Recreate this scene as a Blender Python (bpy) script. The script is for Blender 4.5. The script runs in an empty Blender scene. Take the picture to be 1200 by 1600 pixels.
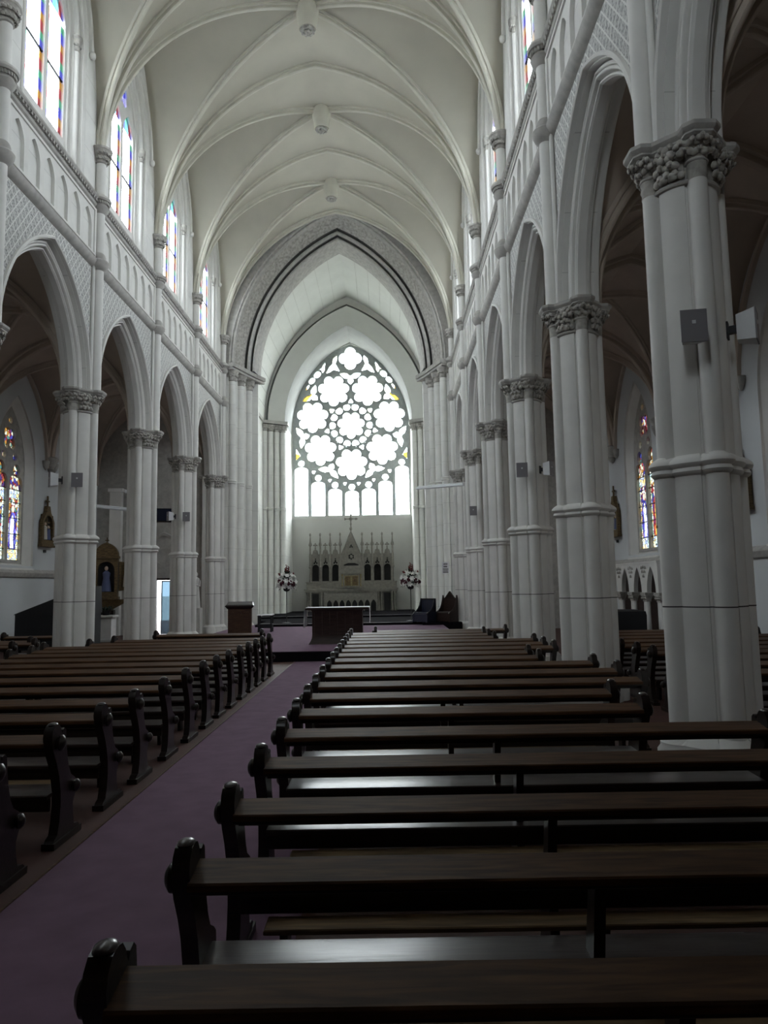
import bpy, bmesh, math, random
from mathutils import Vector, Matrix
from mathutils.geometry import tessellate_polygon
random.seed(7)
PI = math.pi
scene = bpy.context.scene
COL = scene.collection

# ------------------------------------------------------------------ materials
def mat(name, base, rough=0.8, spec=0.3, noise=0.0, nscale=3.0, bump=0.0, bscale=30.0, joints=None, metallic=0.0, coat=0.0, dark=None):
    m = bpy.data.materials.new(name); m.use_nodes = True
    nt = m.node_tree; N = nt.nodes; L = nt.links
    b = N['Principled BSDF']
    b.inputs['Roughness'].default_value = rough
    b.inputs['Specular IOR Level'].default_value = spec
    b.inputs['Metallic'].default_value = metallic
    b.inputs['Coat Weight'].default_value = coat
    b.inputs['Base Color'].default_value = (*base, 1)
    geo = N.new('ShaderNodeNewGeometry')
    col = None
    if noise > 0:
        tx = N.new('ShaderNodeTexNoise'); tx.inputs['Scale'].default_value = nscale; tx.inputs['Detail'].default_value = 5
        L.new(geo.outputs['Position'], tx.inputs['Vector'])
        rp = N.new('ShaderNodeValToRGB')
        d = dark or tuple(c * (1 - noise) for c in base)
        rp.color_ramp.elements[0].color = (*d, 1); rp.color_ramp.elements[0].position = 0.3
        rp.color_ramp.elements[1].color = (*base, 1); rp.color_ramp.elements[1].position = 0.68
        L.new(tx.outputs['Fac'], rp.inputs['Fac']); col = rp.outputs['Color']
    if joints:
        h, w, amt = joints
        sx = N.new('ShaderNodeSeparateXYZ'); L.new(geo.outputs['Position'], sx.inputs[0])
        dv = N.new('ShaderNodeMath'); dv.operation = 'DIVIDE'; L.new(sx.outputs['Z'], dv.inputs[0]); dv.inputs[1].default_value = h
        fr = N.new('ShaderNodeMath'); fr.operation = 'FRACT'; L.new(dv.outputs[0], fr.inputs[0])
        lt = N.new('ShaderNodeMath'); lt.operation = 'LESS_THAN'; L.new(fr.outputs[0], lt.inputs[0]); lt.inputs[1].default_value = w / h
        am = N.new('ShaderNodeMath'); am.operation = 'MULTIPLY'; L.new(lt.outputs[0], am.inputs[0]); am.inputs[1].default_value = amt
        mx = N.new('ShaderNodeMix'); mx.data_type = 'RGBA'; L.new(am.outputs[0], mx.inputs[0])
        if col: L.new(col, mx.inputs[6])
        else: mx.inputs[6].default_value = (*base, 1)
        mx.inputs[7].default_value = (0.12, 0.115, 0.11, 1); col = mx.outputs[2]
    if col: L.new(col, b.inputs['Base Color'])
    if bump > 0:
        t2 = N.new('ShaderNodeTexNoise'); t2.inputs['Scale'].default_value = bscale; t2.inputs['Detail'].default_value = 4
        L.new(geo.outputs['Position'], t2.inputs['Vector'])
        bp = N.new('ShaderNodeBump'); bp.inputs['Strength'].default_value = bump; bp.inputs['Distance'].default_value = 0.02
        L.new(t2.outputs['Fac'], bp.inputs['Height']); L.new(bp.outputs[0], b.inputs['Normal'])
    return m

def wood(name, c1, c2, rough=0.35, spec=0.5, coat=0.0):
    m = bpy.data.materials.new(name); m.use_nodes = True
    nt = m.node_tree; N = nt.nodes; L = nt.links; b = N['Principled BSDF']
    b.inputs['Roughness'].default_value = rough; b.inputs['Specular IOR Level'].default_value = spec
    b.inputs['Coat Weight'].default_value = coat; b.inputs['Coat Roughness'].default_value = 0.2
    tc = N.new('ShaderNodeNewGeometry'); mp = N.new('ShaderNodeMapping'); mp.inputs['Scale'].default_value = (1.2, 14, 14)
    L.new(tc.outputs['Position'], mp.inputs[0])
    tx = N.new('ShaderNodeTexNoise'); tx.inputs['Scale'].default_value = 2.2; tx.inputs['Detail'].default_value = 7; tx.inputs['Distortion'].default_value = 0.7
    L.new(mp.outputs[0], tx.inputs['Vector'])
    rp = N.new('ShaderNodeValToRGB'); rp.color_ramp.elements[0].color = (*c1, 1); rp.color_ramp.elements[1].color = (*c2, 1)
    rp.color_ramp.elements[0].position = 0.35; rp.color_ramp.elements[1].position = 0.7
    L.new(tx.outputs['Fac'], rp.inputs[0]); L.new(rp.outputs[0], b.inputs['Base Color'])
    bp = N.new('ShaderNodeBump'); bp.inputs['Strength'].default_value = 0.08; bp.inputs['Distance'].default_value = 0.01
    L.new(tx.outputs['Fac'], bp.inputs['Height']); L.new(bp.outputs[0], b.inputs['Normal'])
    return m

def glass(name, colour, gloss=0.06):
    m = bpy.data.materials.new(name); m.use_nodes = True
    nt = m.node_tree; N = nt.nodes; L = nt.links; N.remove(N['Principled BSDF'])
    out = N['Material Output']
    t = N.new('ShaderNodeBsdfTransparent'); t.inputs[0].default_value = (*colour, 1)
    g = N.new('ShaderNodeBsdfGlossy'); g.inputs['Roughness'].default_value = 0.15; g.inputs[0].default_value = (0.8, 0.8, 0.8, 1)
    mx = N.new('ShaderNodeMixShader'); mx.inputs[0].default_value = gloss
    L.new(t.outputs[0], mx.inputs[1]); L.new(g.outputs[0], mx.inputs[2]); L.new(mx.outputs[0], out.inputs[0])
    return m

def stained(name, cols, scale, lead=0.03, seedv=0.0, dim=1.0, pale=None):
    """leaded panes: voronoi cells of coloured transparent glass between dark leads"""
    m = bpy.data.materials.new(name); m.use_nodes = True
    nt = m.node_tree; N = nt.nodes; L = nt.links; N.remove(N['Principled BSDF']); out = N['Material Output']
    geo = N.new('ShaderNodeNewGeometry'); mp = N.new('ShaderNodeMapping'); L.new(geo.outputs['Position'], mp.inputs[0])
    mp.inputs['Location'].default_value = (seedv, seedv, seedv)
    v = N.new('ShaderNodeTexVoronoi'); v.inputs['Scale'].default_value = scale; L.new(mp.outputs[0], v.inputs['Vector'])
    e = N.new('ShaderNodeTexVoronoi'); e.feature = 'DISTANCE_TO_EDGE'; e.inputs['Scale'].default_value = scale; L.new(mp.outputs[0], e.inputs['Vector'])
    sp = N.new('ShaderNodeSeparateColor'); L.new(v.outputs['Color'], sp.inputs[0])
    rp = N.new('ShaderNodeValToRGB'); rp.color_ramp.interpolation = 'CONSTANT'
    els = rp.color_ramp.elements
    while len(els) < len(cols): els.new(0.5)
    for i, c in enumerate(cols):
        els[i].position = i / len(cols); els[i].color = (c[0] * dim, c[1] * dim, c[2] * dim, 1)
    L.new(sp.outputs[0], rp.inputs[0])
    lt = N.new('ShaderNodeMath'); lt.operation = 'GREATER_THAN'; L.new(e.outputs['Distance'], lt.inputs[0]); lt.inputs[1].default_value = lead
    t = N.new('ShaderNodeBsdfTransparent'); L.new(rp.outputs[0], t.inputs[0])
    d = N.new('ShaderNodeBsdfDiffuse'); d.inputs[0].default_value = (0.02, 0.02, 0.022, 1)
    mx = N.new('ShaderNodeMixShader'); L.new(lt.outputs[0], mx.inputs[0]); L.new(d.outputs[0], mx.inputs[1]); L.new(t.outputs[0], mx.inputs[2])
    L.new(mx.outputs[0], out.inputs[0])
    return m

def diaper_mat():
    m = bpy.data.materials.new('diaper_stone'); m.use_nodes = True
    nt = m.node_tree; N = nt.nodes; L = nt.links; b = N['Principled BSDF']; b.inputs['Roughness'].default_value = 0.85
    geo = N.new('ShaderNodeNewGeometry'); sx = N.new('ShaderNodeSeparateXYZ'); L.new(geo.outputs['Position'], sx.inputs[0])
    def mth(op, a, c):
        n = N.new('ShaderNodeMath'); n.operation = op
        for i, q in enumerate((a, c)):
            if q is None: continue
            if isinstance(q, (int, float)): n.inputs[i].default_value = q
            else: L.new(q, n.inputs[i])
        return n.outputs[0]
    u = mth('DIVIDE', sx.outputs['Y'], 0.20); w = mth('DIVIDE', sx.outputs['Z'], 0.27)
    def line(k):
        f = mth('FRACT', k, None); c = mth('ABSOLUTE', mth('SUBTRACT', f, 0.5), None)
        return mth('GREATER_THAN', c, 0.42)
    lines = mth('MAXIMUM', line(mth('ADD', u, w)), line(mth('SUBTRACT', u, w)))
    tx = N.new('ShaderNodeTexNoise'); tx.inputs['Scale'].default_value = 24; tx.inputs['Detail'].default_value = 3
    L.new(geo.outputs['Position'], tx.inputs['Vector'])
    rp = N.new('ShaderNodeValToRGB'); rp.color_ramp.elements[0].color = (0.24, 0.24, 0.235, 1); rp.color_ramp.elements[0].position = 0.38  # cells coloured darker to stand for shade in the carving
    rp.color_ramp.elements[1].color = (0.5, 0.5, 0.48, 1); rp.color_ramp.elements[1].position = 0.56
    L.new(tx.outputs['Fac'], rp.inputs[0])
    mx = N.new('ShaderNodeMix'); mx.data_type = 'RGBA'; L.new(lines, mx.inputs[0]); L.new(rp.outputs[0], mx.inputs[6]); mx.inputs[7].default_value = (0.66, 0.66, 0.63, 1)
    L.new(mx.outputs[2], b.inputs['Base Color'])
    hh = mth('MAXIMUM', lines, mth('MULTIPLY', tx.outputs['Fac'], 0.8))
    bp = N.new('ShaderNodeBump'); bp.inputs['Strength'].default_value = 0.7; bp.inputs['Distance'].default_value = 0.04
    L.new(hh, bp.inputs['Height']); L.new(bp.outputs[0], b.inputs['Normal'])
    return m

STONE = mat('white_stone', (0.74, 0.735, 0.705), 0.85, 0.25, noise=0.10, nscale=2.2, joints=(0.92, 0.014, 0.30), bump=0.05, bscale=60)
STONEP = mat('plain_white_stone', (0.72, 0.71, 0.68), 0.85, 0.25, noise=0.10, nscale=2.5, bump=0.05, bscale=60)
STONEC = mat('carved_grey_stone', (0.50, 0.48, 0.44), 0.9, 0.2, noise=0.45, nscale=9, bump=0.35, bscale=22)
STONED = mat('grey_moulded_stone', (0.47, 0.455, 0.425), 0.9, 0.2, noise=0.25, nscale=6, bump=0.1, bscale=40)
DARKST = mat('dark_moulding_stone', (0.10, 0.098, 0.092), 0.9, 0.2, noise=0.3, nscale=8)  # near-black; the shade of the arch hollows is put into this colour
MORTAR = mat('dark_mortar', (0.07, 0.068, 0.066), 0.9, 0.1)
PLASTER = mat('cream_vault_plaster', (0.50, 0.475, 0.40), 0.85, 0.2, noise=0.08, nscale=1.2, bump=0.02, bscale=20)
RIBS = mat('pale_rib_stone', (0.60, 0.58, 0.50), 0.85, 0.2, noise=0.12, nscale=2.5)
AISLEC = mat('tan_aisle_plaster', (0.52, 0.44, 0.365), 0.9, 0.2, noise=0.15, nscale=1.5)
AISLER = mat('tan_aisle_rib', (0.54, 0.465, 0.39), 0.9, 0.2, noise=0.15, nscale=1.5)
WALLP = mat('painted_aisle_wall', (0.58, 0.60, 0.61), 0.85, 0.2, noise=0.06, nscale=1.0)
BOARD = mat('white_barrel_boards', (0.63, 0.635, 0.60), 0.8, 0.2, noise=0.06, nscale=1.4)
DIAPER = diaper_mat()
TRACERY = mat('window_tracery_stone', (0.44, 0.47, 0.46), 0.9, 0.2, noise=0.2, nscale=6)  # pale blue-grey; glare from the window is put into this colour
EASTW = mat('grey_east_wall', (0.54, 0.54, 0.51), 0.85, 0.2, noise=0.06, nscale=1.5)
RERE = mat('grey_altarpiece_stone', (0.27, 0.255, 0.225), 0.85, 0.25, noise=0.25, nscale=7, bump=0.15, bscale=30)
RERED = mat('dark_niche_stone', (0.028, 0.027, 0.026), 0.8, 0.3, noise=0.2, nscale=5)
GILT = mat('dull_gilt_panel', (0.32, 0.27, 0.14), 0.5, 0.5, noise=0.5, nscale=14, metallic=0.35)
WOODE = wood('dark_end_wood', (0.008, 0.005, 0.004), (0.020, 0.012, 0.009), 0.32, 0.35, 0.05)
WOODT = wood('brown_ledge_wood', (0.040, 0.019, 0.009), (0.100, 0.050, 0.023), 0.5, 0.16)
WOODS = wood('polished_seat_wood', (0.016, 0.010, 0.009), (0.036, 0.023, 0.019), 0.28, 0.40, 0.04)
WOODK = wood('worn_kneeler_wood', (0.13, 0.085, 0.045), (0.28, 0.19, 0.10), 0.45, 0.4)
WOODA = wood('altar_wood', (0.018, 0.010, 0.008), (0.042, 0.023, 0.017), 0.45, 0.3)
WOODL = wood('lectern_wood', (0.042, 0.019, 0.010), (0.085, 0.042, 0.021), 0.45, 0.3)
WOODG = wood('gilded_carved_wood', (0.07, 0.045, 0.022), (0.19, 0.13, 0.055), 0.5, 0.4)
CARPET = mat('purple_carpet', (0.165, 0.105, 0.15), 0.95, 0.1, noise=0.18, nscale=4, bump=0.25, bscale=260)
FLOORM = mat('red_brown_floor', (0.075, 0.034, 0.027), 0.7, 0.3, noise=0.25, nscale=3)
BLACKC = mat('black_step_carpet', (0.009, 0.008, 0.010), 0.95, 0.03, noise=0.2, nscale=8)
BLACK = mat('black_gloss', (0.012, 0.012, 0.016), 0.25, 0.6)
BLACKM = mat('black_matt', (0.018, 0.018, 0.02), 0.6, 0.3)
BLUEBLK = mat('blue_black_leather', (0.016, 0.020, 0.036), 0.25, 0.6)
SPKG = mat('grey_speaker_grille', (0.21, 0.20, 0.215), 0.7, 0.3, bump=0.15, bscale=180)
SPKW = mat('white_speaker_body', (0.62, 0.63, 0.64), 0.5, 0.4)
WHITE = mat('white_cloth', (0.88, 0.89, 0.93), 0.8, 0.2)
PAPER = mat('white_paper', (0.80, 0.80, 0.82), 0.7, 0.2)
INK = mat('black_ink', (0.03, 0.03, 0.035), 0.7, 0.2)
TUBE = mat('white_lamp_tube', (0.78, 0.80, 0.82), 0.4, 0.4)
METAL = mat('dull_metal', (0.35, 0.35, 0.36), 0.35, 0.5, metallic=0.9)
STEELK = mat('bright_edge_strip', (0.5, 0.48, 0.42), 0.3, 0.6, metallic=0.9)
LEAFM = mat('dark_leaves', (0.02, 0.04, 0.025), 0.6, 0.3, noise=0.4, nscale=20)
LILY = mat('white_petals', (0.80, 0.80, 0.76), 0.6, 0.3)
ROSE = mat('dark_red_petals', (0.06, 0.006, 0.014), 0.6, 0.3)
GLAD = mat('red_petals', (0.14, 0.02, 0.018), 0.6, 0.3)
MARBLE = mat('white_marble', (0.60, 0.59, 0.57), 0.4, 0.4, noise=0.15, nscale=5)
SKIN = mat('painted_skin', (0.55, 0.42, 0.34), 0.7, 0.3)
ROBEB = mat('painted_blue_robe', (0.10, 0.12, 0.22), 0.7, 0.3)
ROBEW = mat('painted_white_robe', (0.55, 0.52, 0.46), 0.7, 0.3)
DOORM = mat('pale_blue_door_paint', (0.50, 0.62, 0.72), 0.6, 0.3)
GROUND = mat('outside_paving', (0.45, 0.45, 0.42), 0.9, 0.2)
ROOFM = mat('pale_roof_sheet', (0.55, 0.56, 0.57), 0.8, 0.2)
G_CLEAR = glass('clear_window_glass', (0.96, 0.97, 0.98))
G_BLUE = glass('blue_window_glass', (0.021, 0.021, 0.128)); G_RED = glass('red_window_glass', (0.083, 0.015, 0.018))
G_AMBER = glass('amber_window_glass', (0.112, 0.054, 0.011)); G_GREEN = glass('green_window_glass', (0.021, 0.083, 0.048))
G_YEL = glass('yellow_window_glass', (0.13, 0.082, 0.012)); G_TURQ = glass('turquoise_window_glass', (0.03, 0.085, 0.10))
G_LILAC = glass('lilac_window_glass', (0.10, 0.09, 0.20))
FIG = [(0.0198, 0.0022, 0.0033), (0.0044, 0.0044, 0.0220), (0.0330, 0.0154, 0.0033), (0.0495, 0.0495, 0.0396), (0.0066, 0.0033, 0.0110), (0.0066, 0.0154, 0.0132), (0.0550, 0.0462, 0.0308), (0.0286, 0.0055, 0.0044)]
G_FIG = stained('figured_stained_glass', FIG, 8.0, 0.05)
G_FIGP = stained('pale_border_stained_glass', [(0.0825, 0.0825, 0.0660), (0.0440, 0.0605, 0.0495), (0.0770, 0.0550, 0.0220), (0.0660, 0.0825, 0.0770), (0.0330, 0.0385, 0.0550), (0.0880, 0.0715, 0.0440)], 10.0, 0.05, 3.0)
G_ROBR = stained('red_robe_glass', [(0.0242, 0.0022, 0.0033), (0.0154, 0.0022, 0.0066), (0.0440, 0.0099, 0.0044)], 5.0, 0.03, 1.0)
G_ROBB = stained('blue_robe_glass', [(0.0066, 0.0055, 0.0352), (0.0033, 0.0033, 0.0176), (0.0132, 0.0121, 0.0550)], 5.0, 0.03, 2.0)
G_ROBG = stained('gold_robe_glass', [(0.0605, 0.0297, 0.0033), (0.0825, 0.0462, 0.0066), (0.0374, 0.0143, 0.0033)], 5.0, 0.03, 4.0)
G_ROBW = stained('white_alb_glass', [(0.0935, 0.0935, 0.0880), (0.0770, 0.0825, 0.0880), (0.1100, 0.1045, 0.0880)], 4.0, 0.03, 5.0)
G_PINK = glass('flesh_window_glass', (0.075, 0.05, 0.038), 0.02)
G_DOOR = glass('lit_leaf_glass', (0.15, 0.185, 0.21), 0.03)
SOFFIT = mat('shaded_soffit_stone', (0.33, 0.33, 0.32), 0.9, 0.2, noise=0.1, nscale=2)  # wall stone darkened; the soffit's shade is put into the colour
LEAD = mat('window_lead', (0.02, 0.02, 0.022), 0.7, 0.2)

# ------------------------------------------------------------------ mesh builder
class MB:
    def __init__(s, tf=None):
        s.v = []; s.f = []; s.mi = []; s.tf = tf; s.cur = 0
    def vert(s, p):
        if s.tf: p = s.tf(*p)
        s.v.append(tuple(p)); return len(s.v) - 1
    def face(s, ids):
        s.f.append(tuple(ids)); s.mi.append(s.cur)
    def box(s, x0, x1, y0, y1, z0, z1):
        i = [s.vert((x, y, z)) for x in (x0, x1) for y in (y0, y1) for z in (z0, z1)]
        for q in ((0, 1, 3, 2), (4, 6, 7, 5), (0, 4, 5, 1), (2, 3, 7, 6), (0, 2, 6, 4), (1, 5, 7, 3)): s.face([i[k] for k in q])
    def hexa(s, lo, hi):
        """lo, hi: 4 points each"""
        a = [s.vert(p) for p in lo]; b = [s.vert(p) for p in hi]
        s.face(a[::-1]); s.face(b)
        for k in range(4): s.face((a[k], a[(k + 1) % 4], b[(k + 1) % 4], b[k]))
    def grid(s, rows, close_u=False, close_v=False):
        ids = [[s.vert(p) for p in r] for r in rows]
        nu = len(ids); nv = len(ids[0])
        for i in range(nu if close_u else nu - 1):
            for j in range(nv if close_v else nv - 1):
                s.face((ids[i][j], ids[(i + 1) % nu][j], ids[(i + 1) % nu][(j + 1) % nv], ids[i][(j + 1) % nv]))
        return ids
    def loft(s, rings, cap0=True, cap1=True):
        ids = s.grid(rings, close_v=True)
        if cap0: s.face(ids[0][::-1])
        if cap1: s.face(ids[-1])
    def lathe(s, c, prof, n=20, a0=0.0, a1=2 * PI, cap=True):
        full = abs(a1 - a0 - 2 * PI) < 1e-6
        m = n if full else n + 1
        rings = [[(c[0] + r * math.cos(a0 + (a1 - a0) * k / n), c[1] + r * math.sin(a0 + (a1 - a0) * k / n), c[2] + z) for k in range(m)] for r, z in prof]
        ids = s.grid(rings, close_v=full)
        if cap and full:
            s.face(ids[0][::-1]); s.face(ids[-1])
    def tube(s, pts, r, n=10, r1=None, cap=True):
        pts = [Vector(p) for p in pts]; rings = []
        up = Vector((0, 0, 1))
        for i, p in enumerate(pts):
            d = (pts[min(i + 1, len(pts) - 1)] - pts[max(i - 1, 0)]).normalized()
            a = d.cross(up)
            if a.length < 1e-3: a = d.cross(Vector((1, 0, 0)))
            a.normalize(); b = d.cross(a).normalized()
            rr = r if r1 is None else r + (r1 - r) * i / max(1, len(pts) - 1)
            rings.append([tuple(p + a * rr * math.cos(2 * PI * k / n) + b * rr * math.sin(2 * PI * k / n)) for k in range(n)])
        s.loft(rings, cap, cap)
    def ball(s, c, rx, ry=None, rz=None, n=10, m=6, R=None):
        ry = ry or rx; rz = rz or rx; rows = []
        for i in range(m + 1):
            t = -PI / 2 + PI * i / m; ct = max(math.cos(t), 0.02)
            row = []
            for k in range(n):
                p = Vector((rx * ct * math.cos(2 * PI * k / n), ry * ct * math.sin(2 * PI * k / n), rz * math.sin(t)))
                if R: p = R @ p
                row.append(tuple(Vector(c) + p))
            rows.append(row)
        s.loft(rows)
    def plate(s, outer, holes, w0, w1, mp, front=True, back=True, sides=True):
        """flat plate with holes; outline in (u, v), thickness from w0 to w1; mp(u, v, w) gives the place"""
        polys = [[Vector((u, v, 0)) for u, v in p] for p in [outer] + list(holes)]
        tris = tessellate_polygon(polys)
        flat = [p for q in polys for p in q]
        for on, w in ((front, w0), (back, w1)):
            if not on: continue
            ids = [s.vert(mp(p.x, p.y, w)) for p in flat]
            for t in tris: s.face([ids[k] for k in t])
        if sides:
            for q in polys:
                a = [s.vert(mp(p.x, p.y, w0)) for p in q]; b = [s.vert(mp(p.x, p.y, w1)) for p in q]
                for k in range(len(q)):
                    s.face((a[k], a[(k + 1) % len(q)], b[(k + 1) % len(q)], b[k]))
    def build(s, name, m=None, parent=None, smooth=35, merge=1e-4, mats=None):
        me = bpy.data.meshes.new(name); me.from_pydata(s.v, [], s.f); me.update()
        bm = bmesh.new(); bm.from_mesh(me)
        if not mats:
            pass
        bm.faces.ensure_lookup_table()
        for i, f in enumerate(bm.faces): f.material_index = s.mi[i]
        if merge: bmesh.ops.remove_doubles(bm, verts=bm.verts, dist=merge)
        bmesh.ops.recalc_face_normals(bm, faces=bm.faces)
        bm.to_mesh(me); bm.free()
        for mm in (mats or [m]): me.materials.append(mm)
        if smooth:
            for p in me.polygons: p.use_smooth = True
            me.set_sharp_from_angle(angle=math.radians(smooth))
        o = bpy.data.objects.new(name, me); COL.objects.link(o)
        if parent: o.parent = parent
        return o

def tag(o, label=None, cat=None, group=None, kind=None):
    if label: o['label'] = label
    if cat: o['category'] = cat
    if group: o['group'] = group
    if kind: o['kind'] = kind
    return o
def thing(name, label, cat, loc=(0, 0, 0), rz=0.0, group=None):
    o = bpy.data.objects.new(name, None); COL.objects.link(o); o.location = loc; o.rotation_euler = (0, 0, rz)
    o.empty_display_size = 0.2
    return tag(o, label, cat, group)
def struct(name, loc=(0, 0, 0)):
    o = bpy.data.objects.new(name, None); COL.objects.link(o); o.location = loc; o['kind'] = 'structure'; return o
def S(o):
    o['kind'] = 'structure'; return o
def inst(src, parent=None, loc=None, name=None):
    o = src.copy(); COL.objects.link(o); o.parent = parent
    if loc is not None: o.location = loc
    return o
def kids(o): return [c for c in bpy.data.objects if c.parent == o]
CH = {}
def copy_tree(src, loc, label, rz=None, group=None):
    r = src.copy(); COL.objects.link(r); r.location = loc
    if rz is not None: r.rotation_euler = (0, 0, rz)
    r['label'] = label
    if group: r['group'] = group
    for ch in kids(src):
        c = ch.copy(); COL.objects.link(c); c.parent = r
        for g in kids(ch):
            d = g.copy(); COL.objects.link(d); d.parent = c
    return r

# ------------------------------------------------------------------ arches
def arch_R(s, rise): return (s * s + rise * rise) / (2 * s)
def arch_line(s, rise, zs, zb=None, off=0.0, n=14, sp0=None):
    """pointed arch polyline left foot -> apex -> right foot, offset outwards by off"""
    R = arch_R(s, rise); c = s - R; r = R + off
    a1 = math.acos(max(-1, min(1, -c / r)))
    right = [(c + r * math.cos(a1 * k / n), zs + r * math.sin(a1 * k / n)) for k in range(n + 1)]
    pts = []
    if zb is not None: pts.append((-(s + off), zb))
    pts += [(-x, z) for x, z in right]
    pts += [(x, z) for x, z in reversed(right[:-1])]
    if zb is not None: pts.append(((s + off), zb))
    return pts
def arch_sweep(mb, prof, s, rise, zs, zb, mp, n=14, closed=False):
    """prof: list of (off, depth)"""
    rows = []
    for off, w in prof:
        rows.append([mp(u, v, w) for u, v in arch_line(s, rise, zs, zb, off, n)])
    mb.grid(rows, close_u=closed)
def roll(off, w, r, n=6, a0=0.0, a1=PI):
    return [(off + r * math.cos(a0 + (a1 - a0) * k / n), w + r * math.sin(a0 + (a1 - a0) * k / n)) for k in range(n + 1)]
def foil(cx, cz, n, d, r, a0=-PI / 2, k=7):
    """outline of an n-foil: n lobes of radius r whose centres sit at distance d, first lobe towards a0"""
    pts = []
    half = PI / n
    # cusp position: on the bisector between neighbouring lobes
    h = d * math.sin(half); b = d * math.cos(half)
    rr = math.sqrt(max(r * r - h * h, 1e-9)); cd = b + rr * 0.0
    # angle (about lobe centre) at which the neighbouring lobe is met
    cusp = b - 0 if rr < 1e-4 else None
    for i in range(n):
        a = a0 + 2 * PI * i / n
        lc = (cx + d * math.cos(a), cz + d * math.sin(a))
        q = b + rr                        # outer intersection distance along bisector
        p0 = (cx + q * math.cos(a - half), cz + q * math.sin(a - half))
        s0 = math.atan2(p0[1] - lc[1], p0[0] - lc[0]) - a
        while s0 > 0: s0 -= 2 * PI
        s0 = max(s0, -PI)
        for j in range(k + 1):
            t = a + s0 + (-2 * s0) * j / k
            if j == k: continue
            pts.append((lc[0] + r * math.cos(t), lc[1] + r * math.sin(t)))
    return pts
def circle(cx, cz, r, n=16): return [(cx + r * math.cos(2 * PI * k / n), cz + r * math.sin(2 * PI * k / n)) for k in range(n)]
def lancet(cx, z0, zs, s, rise, n=6):
    return [(cx - s, z0)] + [(cx + u, v) for u, v in arch_line(s, rise, zs, None, 0, n)] + [(cx + s, z0)]

# ------------------------------------------------------------------ layout of the building
AX = -2.02            # nave axis
BAY = 4.56
Y1 = 7.96             # first pier, left row
SK = -0.32            # the right-hand row stands a little nearer
def yl(k): return Y1 + BAY * (k - 1)
def side_tf(s):
    """(half width, along, height) -> world, for the left (-1) or the right (+1) side"""
    dy = 0.0 if s < 0 else SK
    return lambda h, y, z: (AX + s * h, y + dy, z)
SIDE = {-1: 'left', 1: 'right'}
# ------------------------------------------------------------------ clustered piers
def ray_circle(th, cx, cy, r):
    dx, dy = math.cos(th), math.sin(th); b = dx * cx + dy * cy; c = cx * cx + cy * cy - r * r
    d = b * b - c
    return b + math.sqrt(d) if d >= 0 else 0.0
def ray_poly(th, pts):
    dx, dy = math.cos(th), math.sin(th); best = 0.0
    for i in range(len(pts)):
        (x0, y0), (x1, y1) = pts[i], pts[(i + 1) % len(pts)]
        ex, ey = x1 - x0, y1 - y0; den = dx * ey - dy * ex
        if abs(den) < 1e-9: continue
        t = (x0 * ey - y0 * ex) / den; u = (x0 * dy - y0 * dx) / den
        if t > 0 and -1e-6 <= u <= 1 + 1e-6: best = max(best, t)
    return best
def pier_angles():
    t = math.atan2(0.10, 0.35); out = []
    for k in range(4):
        a = k * PI / 2
        out += [a - t * 1.0, a - t * .93, a - t * .8, a - t * .62, a - t * .4, a - t * .2, a, a + t * .2, a + t * .4, a + t * .62, a + t * .8, a + t * .93, a + t * 1.0]
        out += [a + t * 1.03, a + t * 1.14, a + t * 1.26]
        lo, hi = a + t * 1.34, a + PI / 2 - t * 1.34
        out += [lo + (hi - lo) * q / 12 for q in range(13)]
        out += [a + PI / 2 - t * 1.26, a + PI / 2 - t * 1.14, a + PI / 2 - t * 1.03]
    return out
THS = sorted(set([round(q % (2 * PI), 5) for q in pier_angles()] + [round(k * PI / 120, 5) for k in range(240)]))
def shaft_outline(rc, d, r, e=0.0):
    out = []; tt = math.asin(min(1, (r) / d))
    for th in THS:
        m = (th + PI / 4) % (PI / 2) - PI / 4
        q = rc + e
        if abs(m) < tt * 1.30: q = rc + e - 0.028 * (1 if e < .05 else .3)
        for k in range(4):
            q = max(q, ray_circle(th, d * math.cos(k * PI / 2), d * math.sin(k * PI / 2), r + e))
        out.append((q * math.cos(th), q * math.sin(th)))
    return out
def octo(cx, cy, a, c=0.42):
    k = a * (1 - c)
    return [(cx + x, cy + y) for x, y in ((a, -k), (a, k), (k, a), (-k, a), (-a, k), (-a, -k), (-k, -a), (k, -a))]
def abacus_outline(e=0.0):
    sq = [octo(0.41 * math.cos(k * PI / 2), 0.41 * math.sin(k * PI / 2), 0.195 + e) for k in range(4)]
    h = (0.455 + e) * math.sqrt(2) / 1.0
    dia = [(h * math.cos(PI / 2 * k), h * math.sin(PI / 2 * k)) for k in range(4)]
    # the core abacus: square with faces on the diagonals
    core = [(0.455 + e) * 1.0 * 1.0]
    out = []
    for th in THS:
        q = max(ray_poly(th, p) for p in sq)
        # square whose faces look along the diagonals, clipped by the shaft pieces
        t = abs((th % (PI / 2)) - PI / 4)
        q = max(q, (0.43 + e) / max(math.cos(t), 0.5) if t < .42 else 0)
        out.append((q * math.cos(th), q * math.sin(th)))
    return out
def ring3(pts, z): return [(x, y, z) for x, y in pts]
def leaf(mb, c, ang, size, tilt=0.3, lobes=3):
    """a curled three-lobed leaf standing off the bell"""
    R0 = Matrix.Rotation(ang, 3, 'Z') @ Matrix.Rotation(tilt, 3, 'Y')
    for k in range(lobes):
        a = (k - (lobes - 1) / 2) * 0.9
        off = R0 @ Vector((0.15 * size, math.sin(a) * size * 0.62, (math.cos(a) - 0.35) * size * 0.7))
        mb.ball(tuple(Vector(c) + off), size * 0.26, size * 0.42, size * 0.46, 7, 4, R0 @ Matrix.Rotation(a, 3, 'X'))
    off = R0 @ Vector((0.32 * size, 0, 0.42 * size))
    mb.ball(tuple(Vector(c) + off), size * 0.22, size * 0.22, size * 0.2, 7, 4, R0)

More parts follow.
